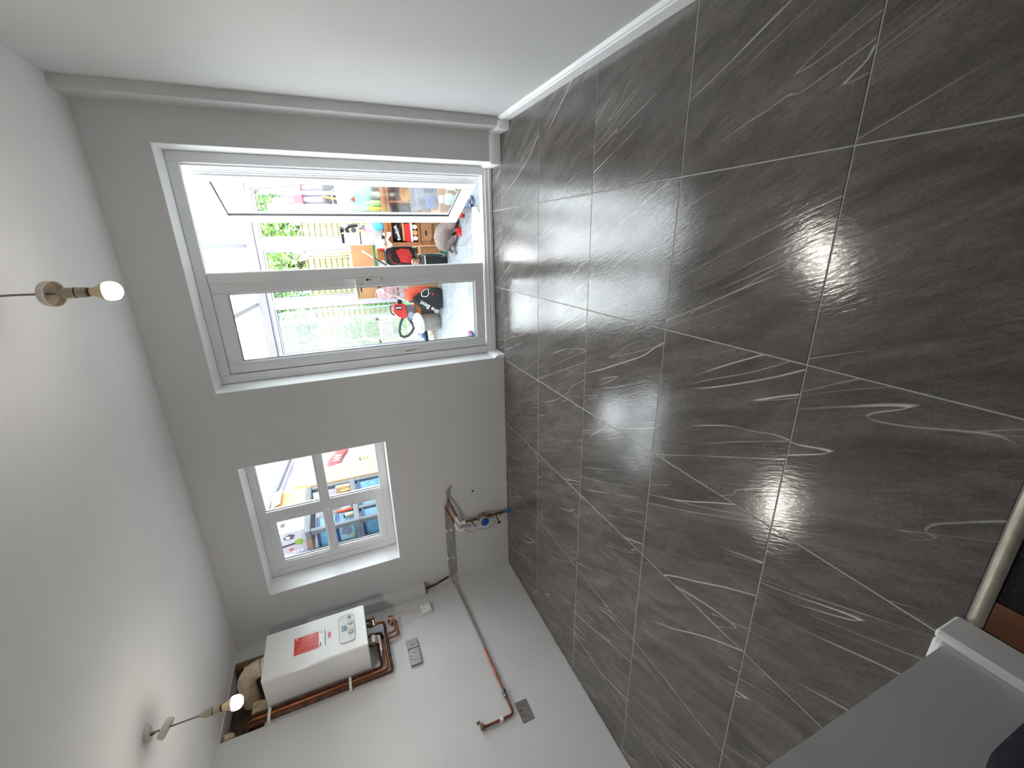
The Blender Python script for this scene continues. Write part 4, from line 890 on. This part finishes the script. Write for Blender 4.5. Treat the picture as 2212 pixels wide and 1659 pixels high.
# seen through the closed leaf
t = thing('patterned_bag', 'pink and white patterned soft bag in front of the carton stack, behind the handle', 'bag', (2.535, 2.16, .42))
MB().lump((2.535, 2.150, .630), (.070, .045, .130), .22, 41, 14, .7, .5).build('bag_body', MX('pink_white_cloth', (236, 222, 222), .85, scale=22, rgb2=(196, 120, 126), k=.62), t, True)
MB().tube([(2.50, 2.15, .73), (2.505, 2.14, .78), (2.545, 2.14, .785), (2.56, 2.15, .735)], .007, 6).build('bag_handle', MX('pink_strap', (220, 170, 176), .8, k=.6), t, True)
t = thing('red_tote', 'orange-red tote bag slumped between the patterned bag and the black bag', 'bag', (2.48, 2.17, 0))
ORR = MX('orange_red_cloth', (240, 74, 50), .7, scale=8, rgb2=(250, 120, 90), k=.62)
MB().lump((2.495, 2.145, .225), (.090, .050, .215), .14, 43, 14, .55, .001).build('bag_body', ORR, t, True)
t = thing('blue_mop', 'blue and white mop handle poking up behind the red tote', 'mop', (2.47, 2.12, .3))
MB().tube([(2.415, 2.118, .40), (2.462, 2.118, .50), (2.50, 2.118, .56)], .008, 8).build('white_length', PAPER, t, True)
MB().tube([(2.40, 2.118, .36), (2.4149, 2.118, .3998)], .010, 8).build('blue_grip', MX('blue_grip', (50, 110, 200), .4, k=.6), t, True)
t = thing('shoulder_bag', 'black shoulder bag with white lettering on the floor, leaning left', 'bag', (2.40, 2.06, 0))
m = MB(); R = Matrix.Translation((2.405, 2.03, 0)) @ Matrix.Rotation(math.radians(0), 4, 'Y'); m.T = R
m.prism([(-.075, .004), (.10, .001), (.165, .06), (.175, .16), (.07, .345), (.015, .372), (-.115, .235), (-.128, .20), (-.098, .05)], 1, -.035, .05); m.build('bag_body', BLK, t)
m = MB(); m.T = R; m.tube([(.08, -.037, .26), (.125, -.04, .26), (.16, -.04, .215), (.16, -.04, .175), (.10, -.038, .17), (.07, -.037, .20), (.08, -.037, .26)], .006, 6, False); m.build('pale_strap', PAPER, t, True)
m = MB(); m.T = R; m.lump((.115, -.02, .09), (.055, .035, .085), .3, 8, 10, .7, .002); m.build('dark_pouch', DARK, t, True)
m = MB(); m.T = R; m.box(.085, -.0585, .115, .112, -.054, .135, .002); m.build('red_tag', RED, t)
text('the Best', .075, (2.345, 1.9937, .178), FACE_NY, LETW, 'lettering', t, math.radians(56), bold=.0006)
t = thing('pedal_bin', 'grey-beige round bin with a pale tilted lid, seen through the closed leaf', 'bin', (2.12, 2.24, 0))
MB().lathe([(.098, .001), (.104, .008), (.110, .245), (.104, .245), (.098, .02), (.001, .016)], (2.115, 2.24, 0), 32).build('bin_body', MX('grey_beige', (176, 170, 162), .4, k=.62), t, True)
m = MB(); m.T = Matrix.Translation((2.115, 2.235, .272)) @ Matrix.Rotation(math.radians(16), 4, 'X') @ Matrix.Rotation(math.radians(-6), 4, 'Y')
m.lathe([(.134, -.012), (.138, -.004), (.134, .010), (.110, .022), (.040, .026), (.001, .027)], (0, 0, 0), 32)
m.tube([(.112*math.cos(a), .112*math.sin(a), .024) for a in [2*PI*k/30 for k in range(31)]], .008, 6, False); m.build('lid', MX('pale_blue_grey', (206, 218, 232), .35, k=.68), t, True)
t = thing('garden_vacuum', 'red engine blower with a black grip and looped hose above the round bin', 'blower', (2.22, 2.46, .27))
MB().prism([(2.162, .430), (2.190, .395), (2.345, .405), (2.368, .455), (2.352, .545), (2.255, .562), (2.19, .50)], 1, 2.37, 2.50).build('red_cover', RED, t)
MB().tube([(2.335, 2.44, .560), (2.325, 2.44, .592), (2.24, 2.44, .585), (2.205, 2.44, .545)], .009, 8).build('grip', BLK, t, True)
MB().box(2.285, 2.3655, .455, 2.335, 2.3695, .535, .001).build('name_plate', DARK, t)
MB().box(2.305, 2.3645, .462, 2.318, 2.3653, .528).build('name_marks', LETW, t)
MB().prism(rrect(2.135, 2.33, .285, .394, .02), 1, 2.39, 2.50).build('motor_base', MX('engine_grey', (126, 132, 138), .35, k=.6), t, True)
MB().lathe([(.044, 2.384), (.044, 2.389)], (2.20, 0, .34), 24, 1).lathe([(.030, 2.381), (.030, 2.3838)], (2.20, 0, .34), 24, 1).build('fan_cover', MX('pale_fan', (196, 204, 212), .3, k=.6), t, True)
MB().lathe([(.026, 2.35), (.032, 2.36), (.030, 2.40)], (2.385, 0, .475), 16, 1).build('black_knob', BLK, t, True)
m = MB(); m.tube([(2.165, 2.42, .45), (2.125, 2.41, .475), (2.07, 2.40, .500), (2.00, 2.39, .515), (1.94, 2.39, .500), (1.918, 2.39, .455), (1.935, 2.39, .40), (1.98, 2.39, .35), (2.035, 2.40, .318), (2.09, 2.41, .335), (2.135, 2.42, .365)], .019, 12); m.build('hose', MX('hose_grey', (72, 78, 82), .45), t, True)
MB().tube([(2.10, 2.39, .47), (2.065, 2.385, .45), (2.05, 2.385, .415), (2.07, 2.385, .38), (2.10, 2.39, .36)], .003, 6).build('thin_cable', DARK, t, True)
t = thing('tool_crate', 'orange and grey tool crate under the red blower', 'crate', (2.26, 2.50, 0))
MB().box(2.14, 2.41, .001, 2.40, 2.62, .20, .006).build('crate_body', MX('dark_grey_plastic', (90, 92, 96), .5), t)
MB().box(2.145, 2.415, .2005, 2.395, 2.615, .284, .006).build('orange_tray', MX('orange_plastic', (246, 140, 50), .4, k=.62), t)
t = thing('blue_trainer', 'blue and black trainer on top of the cream shoe, left of the round bin', 'shoe', (1.865, 2.50, .09))
def shoe(t, x, y, z, mat, sole, s=1., rz=0.):
    R = Matrix.Translation((x, y, z)) @ Matrix.Rotation(rz, 4, 'Z')
    m = MB(); m.T = R; m.prism([(.042*s*math.sin(a)*(1+.15*math.cos(a)), -.13*s*math.cos(a)) for a in [2*PI*k/20 for k in range(20)]], 2, .001, .020*s); m.build('sole', sole, t)
    m = MB(); m.T = R; m.lump((0, -.045*s, .045*s), (.038*s, .078*s, .028*s), .06, 2, 10, .8, .0205*s); m.build('toe_cap', mat, t, True)
    m = MB(); m.T = R; m.lump((0, .055*s, .062*s), (.037*s, .060*s, .050*s), .05, 4, 10, .75, .0205*s); m.build('heel', mat, t, True)
    for k in range(4):
        m = MB(); m.T = R; m.tube([(-.022*s, -.03*s+k*.018*s, .070*s+k*.006*s), (0, -.03*s+k*.018*s, .078*s+k*.006*s), (.022*s, -.03*s+k*.018*s, .070*s+k*.006*s)], .003*s, 5); m.build('lace', PAPER, t, True)
CRM = MX('cream_leather', (236, 220, 196), .6, k=.62)
shoe(t, 1.865, 2.50, .122, MX('navy_mesh', (60, 78, 120), .7, scale=20, rgb2=(110, 140, 190), k=.6), BLK, .9, math.radians(-70))
t = thing('cream_shoe', 'cream shoe with a thick sole on the floor, left of the round bin', 'shoe', (1.885, 2.47, 0)); shoe(t, 1.885, 2.48, .0, CRM, PAPER, 1.0, math.radians(-60))
# folding step ladder leaning on the far glass
t = thing('step_ladder', 'white folding step ladder with a ribbed tread, leaning on the far glass', 'ladder', (1.92, 3.05, 0))
LAD = MX('ladder_white', (240, 242, 240), .35, k=.75)
def lp(x, z): return (x, 2.92+.30*z, z)
MB().tube([lp(1.74, .002), lp(1.745, .70), lp(1.755, .82), lp(1.79, .885), lp(1.85, .90), lp(2.00, .90), lp(2.055, .885), lp(2.085, .83), lp(2.095, .70), lp(2.10, .002)], .013, 10).build('hoop_frame', LAD, t, True)
m = MB()
for k in range(11): m.box(1.795+k*.0245, 2.90, .52, 1.813+k*.0245, 2.925, .70, .003)
m.box(1.79, 2.9255, .515, 2.068, 2.94, .705, .003); m.build('tread', LAD, t)
MB().box(1.795, 2.885, .20, 2.065, 2.91, .32, .004).build('lower_tread', LAD, t)
for x, z in ((1.755, .705), (2.083, .715)): MB().box(x-.011, 2.90+.06, z-.012, x+.011, 3.11, z+.012, .002).build('rubber_stop', DARK, t)
for x in (1.767, 2.074): MB().tube([(x, 3.10, .69), (x, 3.05, .40), (x, 2.98, .002)], .008, 8).build('rear_strut', LAD, t, True)

# ---------------------------------------------------------------- storage shelving seen through the window
SG = MX('shelf_grey', (112, 120, 128), .5, k=.6)
SX0, SX1, SY0, SY1 = .19, .47, .69, 1.54
t = thing('storage_shelving', 'grey plastic storage shelving along the conservatory wall, seen through the window', 'shelves', (.33, 1.1, 0))
for x in (SX0, SX1-.05):
    for y in (SY0, SY1-.05): MB().box(x, y, .001, x+.05, y+.05, 1.793, .006).build('post', SG, t)
MB().box(SX1-.05, .895, .001, SX1, .945, 1.332, .006).build('post', SG, t)
for z in (.12, .60, .98, 1.332, 1.794):
    m = MB().box(SX0-.005, SY0-.005, z, SX1+.006, SY1+.006, z+.052, .006)
    for k in range(8): m.box(SX0+.02, SY0+.05+k*.095, z+.0521, SX1-.02, SY0+.10+k*.095, z+.055, .001)
    m.build('shelf', SG, t)
MB().box(SX0+.09, SY0-.0075, 1.796, SX0+.20, SY0-.0055, 1.843).build('brown_label', MX('label_brown', (170, 120, 90), .7, k=.6), t)
TOP = 1.8495
t = thing('chainsaw_box', 'white and lilac box printed with a green chainsaw, on the top shelf', 'box', (.34, .87, TOP))
MB().box(.225, .765, TOP+.0005, .468, .985, 2.115, .003).build('carton', MX('lilac_card', (206, 200, 208), .6, k=.66), t)
MB().box(.4685, .768, TOP+.002, .4692, .982, 2.112).build('white_side', PAPER, t)
MB().box(.4695, .87, 2.03, .4700, .935, 2.07).build('photo_print', MX('photo_print', (150, 130, 126), .5), t)
GRN = MX('chainsaw_green', (150, 186, 50), .4, k=.65)
fr = .764
MB().prism([(.300, 1.895), (.335, 1.878), (.365, 1.885), (.372, 1.93), (.355, 1.955), (.315, 1.950)], 1, fr-.0012, fr-.0002).build('green_print', GRN, t)
MB().prism([(.322, 1.9505), (.340, 1.9525), (.330, 2.075), (.318, 2.090), (.309, 2.075)], 1, fr-.0012, fr-.0002).build('bar_print', MX('bar_brown', (90, 66, 66), .5), t)
MB().prism([(.385, 1.96), (.43, 1.94), (.445, 1.985), (.42, 2.045), (.39, 2.035)], 1, fr-.0012, fr-.0002).build('grey_print', MX('print_grey', (130, 130, 140), .5), t)
MB().prism([(.395, 1.99), (.42, 1.985), (.425, 2.02), (.40, 2.025)], 1, fr-.0018, fr-.0013).build('white_print', LETW, t)
MB().box(.255, fr-.0012, 1.975, .285, fr-.0002, 2.015).build('red_print', MX('print_red', (220, 110, 100), .5, k=.65), t)
for k in range(3): MB().prism([(.240+.009*math.cos(a), 1.905+k*.036+.013*math.sin(a)) for a in [2*PI*q/12 for q in range(12)]], 1, fr-.0012, fr-.0002).build('round_print', LETW, t)
t = thing('long_carton', 'long pale cardboard box on the top shelf behind the chainsaw box', 'box', (.33, 1.36, TOP))
MB().box(.20, 1.265, TOP+.0005, .468, 1.575, 2.180, .003).build('carton', CARDL, t)
MB().prism([(.4685, 2.181), (.474, 2.183), (.515, 2.09), (.51, 2.088)], 1, 1.27, 1.57).build('open_flap', CARDL, t)
tag(MB().lump((.37, 1.12, TOP+.115), (.09, .115, .110), .25, 51, 12, .6, TOP+.001).build('white_bundle', MX('white_blue_cloth', (232, 236, 246), .8, scale=9, rgb2=(150, 170, 210), k=.66), None, True), 'white and blue bundle between the chainsaw box and the long pale box', 'cloth')
# tall flat box leaning at the end of the shelving
t = thing('tall_flat_carton', 'tall flat pale cardboard box standing past the end of the shelving', 'box', (.46, 1.85, .0))
m = MB(); m.prism([(1.575, .001), (2.35, .001), (2.155, 1.065), (1.87, 1.905), (1.665, 1.985), (1.60, 1.80)], 0, .40, .462); m.build('carton', CARDL, t)
m = MB()
y0, z0 = 2.02, 1.16
mk = MB().prism([(y0-.045, z0-.055), (y0+.045, z0-.055), (y0+.045, z0-.048), (y0-.045, z0-.048)], 0, .4622, .4628).prism([(y0-.045, z0+.048), (y0+.045, z0+.048), (y0+.045, z0+.055), (y0-.045, z0+.055)], 0, .4622, .4628)
PRB = MX('print_brown', (110, 74, 46), .6, k=.35)
MB().prism([(y0-.048, z0-.06), (y0-.040, z0-.06), (y0-.040, z0+.06), (y0-.048, z0+.06)], 0, .4622, .4628).build('print_edge', PRB, t)
MB().prism([(y0+.040, z0-.06), (y0+.048, z0-.06), (y0+.048, z0+.06), (y0+.040, z0+.06)], 0, .4622, .4628).build('print_edge', PRB, t)
MB().prism(rrect(y0-.048, y0+.048, z0+.060, z0+.078, .004), 0, .4622, .4628).build('print_edge', PRB, t)
for dz in (-.02, .025): MB().prism([(y0+.014*math.cos(a), z0+dz+.016*math.sin(a)) for a in [2*PI*q/12 for q in range(12)]], 0, .4622, .4628).build('print_dot', PRB, t)
# white sack with an upside-down red label, and a roll beside it
t = thing('white_sack', 'tall white sack with an upside-down red printed label, behind the tall flat box', 'sack', (.30, 2.6, 0))
MB().lump((.29, 2.62, 1.02), (.115, .42, 1.02), .05, 61, 18, .45, .001).build('sack_body', MX('white_film', (240, 244, 248), .35, k=.55), t, True)
m = MB(); g = []
for i in range(7):
    for j in range(5): g.append((.428+.004*noise.noise((i*.8, j*.8, 2)), 2.06+.44*i/6, 1.47+.165*j/4+.02*math.sin(i*.9)-.018*i))
m.add(g, [(i*5+j, i*5+j+1, (i+1)*5+j+1, (i+1)*5+j) for i in range(6) for j in range(4)])
o = m.build('red_label', MX('label_red', (240, 84, 92), .4, k=.5), t, True); o.modifiers.new('s', 'SOLIDIFY').thickness = .0015
text('AN', .135, (.4355, 2.24, 1.505), FACE_PX, LETW, 'lettering', t, math.radians(172), .001, .0015)
# things on the upper-middle shelf
Z2 = 1.3875
BLU = glass('blue_tinted_plastic', (.50, .84, .95), .45, .25)
DBL = MX('dark_blue_plastic', (44, 84, 150), .35, k=.6)
crate('blue_crate', .20, .405, .755, 1.00, Z2+.0005, 1.560, BLU, 'translucent blue crate with a dog picture on its end, below the chainsaw box', DBL, 'translucent blue crates')
crate('blue_crate', .20, .405, .755, 1.00, 1.5705, 1.745, BLU, 'translucent blue crate stacked on the one with the dog picture', DBL, 'translucent blue crates')
t = thing('dog_picture', 'pale blue printed picture of a grey dog on the end of the blue crate', 'picture', (.31, .752, 1.40))
MB().box(.235, .7515, 1.400, .400, .7535, 1.540).build('picture_card', MX('cyan_card', (170, 226, 240), .5, k=.6), t)
MB().prism([(.36, 1.425), (.385, 1.45), (.385, 1.50), (.36, 1.525), (.335, 1.515), (.325, 1.53), (.30, 1.52), (.30, 1.49), (.275, 1.47), (.285, 1.44), (.32, 1.42)], 1, .7508, .7514).build('dog_shape', MX('dog_grey', (130, 140, 166), .5, k=.6), t)
MB().prism([(.25, 1.41), (.285, 1.412), (.29, 1.435), (.265, 1.455), (.245, 1.44)], 1, .7506, .7513).build('yellow_shape', MX('dog_yellow', (236, 224, 130), .5, k=.6), t)
for nm, y, x, h, r, c, lab in (('orange_spray', .965, .438, .16, .019, (236, 96, 50), 'tall orange spray can in front of the blue crates, right of the near post'), ('cream_jar', .865, .438, .10, .026, (226, 214, 176), 'cream jar with a black lid left of the orange spray can'), ('red_tub', 1.29, .42, .085, .036, (226, 70, 90), 'red tub in the middle of the same shelf as the blue crates'), ('wooden_mallet', 1.375, .43, .11, .022, (226, 180, 120), 'round pale wooden handle right of the red tub')):
    t = thing(nm, lab, 'can' if 'spray' in nm else 'jar', (x, y, Z2)); mt = MX(nm, c, .35, k=.5)
    MB().lathe([(r*.94, Z2+.0008), (r, Z2+.004), (r, Z2+h*.75), (r*.8, Z2+h*.85)], (x, y, 0), 18).build('body', mt, t, True)
    MB().lathe([(r*.82, Z2+h*.8505), (r*.82, Z2+h), (.001, Z2+h+.001)], (x, y, 0), 16).build('cap', BLK if 'cream' in nm else (LETW if 'red' in nm else mt), t)
tag(MB().lump((.33, 1.13, Z2+.060), (.08, .075, .059), .15, 71, 10, .5, Z2+.0005).build('violet_pack', MX('violet_white', (206, 206, 240), .5, k=.6), None, True), 'violet-white soft pack beside the blue crates', 'pack')
tag(MB().box(.22, 1.425, Z2+.0005, .462, 1.475, 1.545, .003).build('leaning_board', CARDL, None), 'pale cardboard panel on edge at the far end of the same shelf', 'card')
Z3 = 1.0355
for i, (y0, y1) in enumerate(((.755, .890), (.955, 1.20), (1.22, 1.475))):
    crate('blue_crate', .20, .462, y0, y1, Z3+.0005, 1.305, BLU, ('small translucent blue crate nearest the window, on the lower shelf', 'middle translucent blue crate on the lower shelf', 'farthest translucent blue crate on the lower shelf')[i], DBL, 'translucent blue crates')
# white cup and papers past the far post

# ---------------------------------------------------------------- garden
LAWN = M('lawn_green', (104, 150, 62), .95, .25, 8, .5, 60, k=.55)
struct(MB().box(-14, 3.62, -.5, 18, 30, -.16).build('lawn', LAWN))
struct(MB().box(-.6, 3.401, -.5, 5.2, 4.5, -.06).build('patio', M('patio_slab', (170, 168, 160), .9, .1, 6, .2, 40, k=.5)))
FEN = M('weathered_fence_wood', (206, 192, 152), .85, .22, 6, .15, 30, stretch=(6, 6, .6), k=.31)
FY0 = 8.0
# one panel of overlapping horizontal boards, copied along the boundary
def panel(x, label):
    t = thing('garden_fence', label, 'fence', (x, FY0, -.16), 'fence panels along the garden boundary')
    for k in range(14):
        z = -.09+k*.122; n = 9; rnd = random.Random(k)
        lo = [rnd.uniform(-.008, .008) for q in range(n)]; xs = [x-.88+1.76*q/(n-1) for q in range(n)]
        V = []
        for q in range(n): V += [(xs[q], FY0-.034, z+lo[q]), (xs[q], FY0-.004, z+.135), (xs[q], FY0+.006, z+.135), (xs[q], FY0-.018, z+lo[q])]
        F = [(0, 1, 2, 3), (4*n-1, 4*n-2, 4*n-3, 4*n-4)]
        for q in range(n-1):
            for e in range(4): F.append((4*q+e, 4*q+(e+1) % 4, 4*q+4+(e+1) % 4, 4*q+4+e))
        MB().add(V, F).build('board', FEN, t)
    MB().box(x-.885, FY0-.04, 1.628, x+.885, FY0+.04, 1.66, .004).build('top_cap', FEN, t)
    for dx in (-.862, -.02, .822): MB().box(x+dx, FY0-.056, -.10, x+dx+.04, FY0-.0345, 1.627, .003).build('batten', FEN, t)
    MB().box(x-.885, FY0-.034, -.158, x+.885, FY0+.03, -.101, .003).build('gravel_board', FEN, t)
    return t
p0 = panel(.10, 'pale wooden fence panel of overlapping boards, farthest left behind the greenhouse')
labs = ['pale wooden fence panel of overlapping boards, seen past the step ladder', 'pale wooden fence panel of overlapping boards, seen through the gap between the doors', 'pale wooden fence panel of overlapping boards, behind the open leaf']
for i in range(3): dup(p0, (1.85*(i+1), 0, 0), labs[i])
for i in range(5):
    x = .10-.925+1.85*i
    t = thing('fence_post', ('square fence post at the far left end of the fence', 'square fence post behind the greenhouse', 'square fence post seen just left of the meeting stile', 'square fence post seen behind the open leaf', 'square fence post at the far right end of the fence')[i], 'post', (x, FY0, -.16), 'fence posts')
    MB().box(x-.036, FY0-.045, -.159, x+.036, FY0+.045, 1.70, .005).build('shaft', FEN, t); MB().prism([(x-.045, 1.7005), (x+.045, 1.7005), (x, 1.74)], 1, FY0-.05, FY0+.05).build('cap', FEN, t)
def leaves(name, parent, c, r, n, size, mat, seed, hollow=.45):
    rnd = random.Random(seed); V = []; F = []
    for k in range(n):
        while True:
            d = Vector((rnd.uniform(-1, 1), rnd.uniform(-1, 1), rnd.uniform(-1, 1)))
            if hollow < d.length < 1: break
        q = 1+.35*noise.noise(d*2.3+Vector((seed, 0, 0)))
        p = Vector((c[0]+d.x*r[0]*q, c[1]+d.y*r[1]*q, c[2]+d.z*r[2]*q)); s = size*rnd.uniform(.6, 1.3)
        a = Vector((rnd.gauss(0, 1), rnd.gauss(0, 1), rnd.gauss(0, .5))).normalized(); b = a.orthogonal().normalized(); b = (Matrix.Rotation(rnd.uniform(0, 6.28), 3, a) @ b)
        i = len(V); V += [p, p+a*s*.5+b*s*.32, p+a*s, p+a*s*.5-b*s*.32]; F.append((i, i+1, i+2, i+3))
    m = MB(); m.v = V; m.f = F; o = m.build(name, mat, parent); o['kind'] = 'stuff'; return o
LF = [M('leaf_fresh', (120, 170, 60), .6, .3, 1.5, k=.75), M('leaf_mid', (90, 140, 60), .6, .3, 1.5, k=.75), M('leaf_light', (160, 196, 100), .6, .3, 1.5, k=.75)]
BARK = M('bark', (96, 84, 70), .9, .3, 12, .4, 30, k=.6)
for i, (x, y, z, rx, rz, n, l, lab) in enumerate(((3.75, 9.6, 2.9, 1.05, 1.35, 5200, 0, 'bright green tree behind the fence, beyond the open leaf'), (2.5, 12.2, 3.3, 1.5, 1.7, 6200, 2, 'pale green tree behind the fence, seen between the doors'), (.9, 9.6, 2.8, 1.25, 1.4, 5600, 1, 'mid green tree behind the fence, above the greenhouse'), (-1.3, 12.2, 3.2, 1.6, 1.6, 4600, 0, 'leafy tree at the far left behind the fence'))):
    t = thing('garden_tree', lab, 'tree', (x, y, -.16), 'trees behind the fence')
    MB().tube([(x, y, -.16), (x+.05, y, 1.0), (x-.05, y, 2.2), (x, y, 3.2)], [.11, .09, .06, .02], 10).build('trunk', BARK, t, True)
    rnd = random.Random(i)
    for k in range(7):
        a = rnd.uniform(0, 6.28); z0 = rnd.uniform(1.3, 2.5); e = (x+rx*.8*math.cos(a), y+.9*math.sin(a), z0+rnd.uniform(.4, 1.2))
        MB().tube([(x, y, z0), ((x+e[0])/2+rnd.uniform(-.1, .1), (y+e[1])/2, (z0+e[2])/2+.12), e], [.035, .024, .008], 6).build('branch', BARK, t, True)
    leaves('foliage', t, (x, y, z), (rx, .85, rz), n, .115, LF[l], 100+i, .15)
for i, (x, y, z, rx, rz, lab) in enumerate(((1.20, 6.6, .72, .36, .62, 'leafy shrub in front of the fence, left of the step ladder'), (.2, 7.0, .6, .6, .8, 'leafy shrub at the far left of the fence'), (1.70, 7.4, .22, .22, .36, 'small shrub at the foot of the fence behind the step ladder'))):
    t = thing('garden_shrub', lab, 'shrub', (x, y, -.16), 'shrubs along the fence')
    for k in range(4): MB().tube([(x, y, -.159), (x+(k-1.5)*.12, y+.05*(k % 2), .4), (x+(k-1.5)*.2, y, .75)], [.014, .010, .004], 6).build('stem', BARK, t, True)
    leaves('foliage', t, (x, y, z), (rx, .30, rz), 800, .075, LF[1] if i != 1 else LF[2], 200+i, .2)
# aluminium greenhouse
ALU = MX('greenhouse_aluminium', (206, 222, 222), .35, metal=.3, k=.42)
t = thing('greenhouse', 'pale aluminium greenhouse on the lawn, seen through the closed leaf', 'greenhouse', (.85, 5.6, -.16))
GX0, GX1, GY0, GY1, GZ = -.15, 1.83, 5.0, 6.1, 2.15
GG = glass('greenhouse_glass', (.97, .985, .98), .05, .05)
for x in (GX0, .51, 1.17, GX1):
    MB().box(x-.022, GY0-.022, -.159, x+.022, GY0+.022, GZ, .003).build('post', ALU, t)
    MB().box(x-.022, GY1-.022, -.159, x+.022, GY1+.022, GZ, .003).build('post', ALU, t)
for y in (GY0, GY1):
    for z in (-.10, 1.14, 1.54, 2.13): MB().box(GX0, y-.012, z-.012, GX1, y+.012, z+.012, .002).build('rail', ALU, t)
    for a, b in ((GX0, .51), (.51, 1.17), (1.17, GX1)):
        for z0, z1 in ((-.08, 1.12), (1.16, 1.52), (1.56, 2.11)): MB().box(a+.022, y-.002, z0, b-.022, y+.002, z1).build('pane', GG, t)
for x in (GX0, GX1):
    for z in (1.14, 2.13): MB().box(x-.014, GY0+.022, z-.02, x+.014, GY1-.022, z+.02, .002).build('rail', ALU, t)
    MB().box(x-.002, GY0+.022, -.10, x+.002, GY1-.022, 1.12).build('pane', GG, t); MB().box(x-.002, GY0+.022, 1.16, x+.002, GY1-.022, 2.11).build('pane', GG, t)
YM = (GY0+GY1)/2
for x in (GX0, .51, 1.17, GX1):
    for y in (GY0, GY1): MB().tube([(x, y, GZ), (x, YM, 2.62)], .018, 6).build('rafter', ALU, t)
MB().box(GX0, YM-.02, 2.61, GX1, YM+.02, 2.65, .002).build('ridge', ALU, t)
for y in (GY0, GY1):
    a = Vector((GX0, y, GZ+.02)); b = Vector((GX1, y, GZ+.02)); c = Vector((GX1, YM, 2.64)); d = Vector((GX0, YM, 2.64)); e = Vector((0, 0, .004))
    MB().add([a, b, c, d, a+e, b+e, c+e, d+e], [(0, 1, 2, 3), (4, 7, 6, 5), (0, 4, 5, 1), (1, 5, 6, 2), (2, 6, 7, 3), (3, 7, 4, 0)]).build('roof_pane', GG, t)
# washing line with pegs
t = thing('washing_line', 'cyan washing line strung across the garden with a yellow peg', 'washing line', (2.6, 6.5, 2.0))
MB().tube([(5.6, 6.9, 2.05), (3.4, 6.6, 1.86), (2.6, 6.5, 1.80), (1.9, 6.45, 1.78), (.6, 6.4, 1.86), (-1.5, 6.4, 2.10)], .009, 6).build('line', MX('cyan_line', (70, 206, 206), .5, k=.8), t, True)
MB().box(2.74, 6.49, 1.77, 2.78, 6.52, 1.86, .003).build('peg', MX('yellow_peg', (250, 216, 110), .5, k=.8), t)
MB().lump((2.25, 6.46, 1.73), (.05, .02, .035), .5, 3, 8).build('blue_knot', MX('blue_knot', (60, 180, 220), .5, k=.8), t, True)
YB = MX('yellow_ball', (252, 206, 90), .5, k=.8)
MB().lump((1.36, 6.42, 1.66), (.055, .055, .055), 0, 1, 12).build('hanging_ball', YB, t, True)
MB().tube([(1.36, 6.42, 1.714), (1.36, 6.426, 1.806)], .004, 5).build('cord', DARK, t)
for x, y, z in ((5.6, 6.9, 2.05), (-1.5, 6.4, 2.10)): MB().tube([(x, y, -.159), (x, y, z+.05)], .03, 8).build('line_post', ALU, t, True)
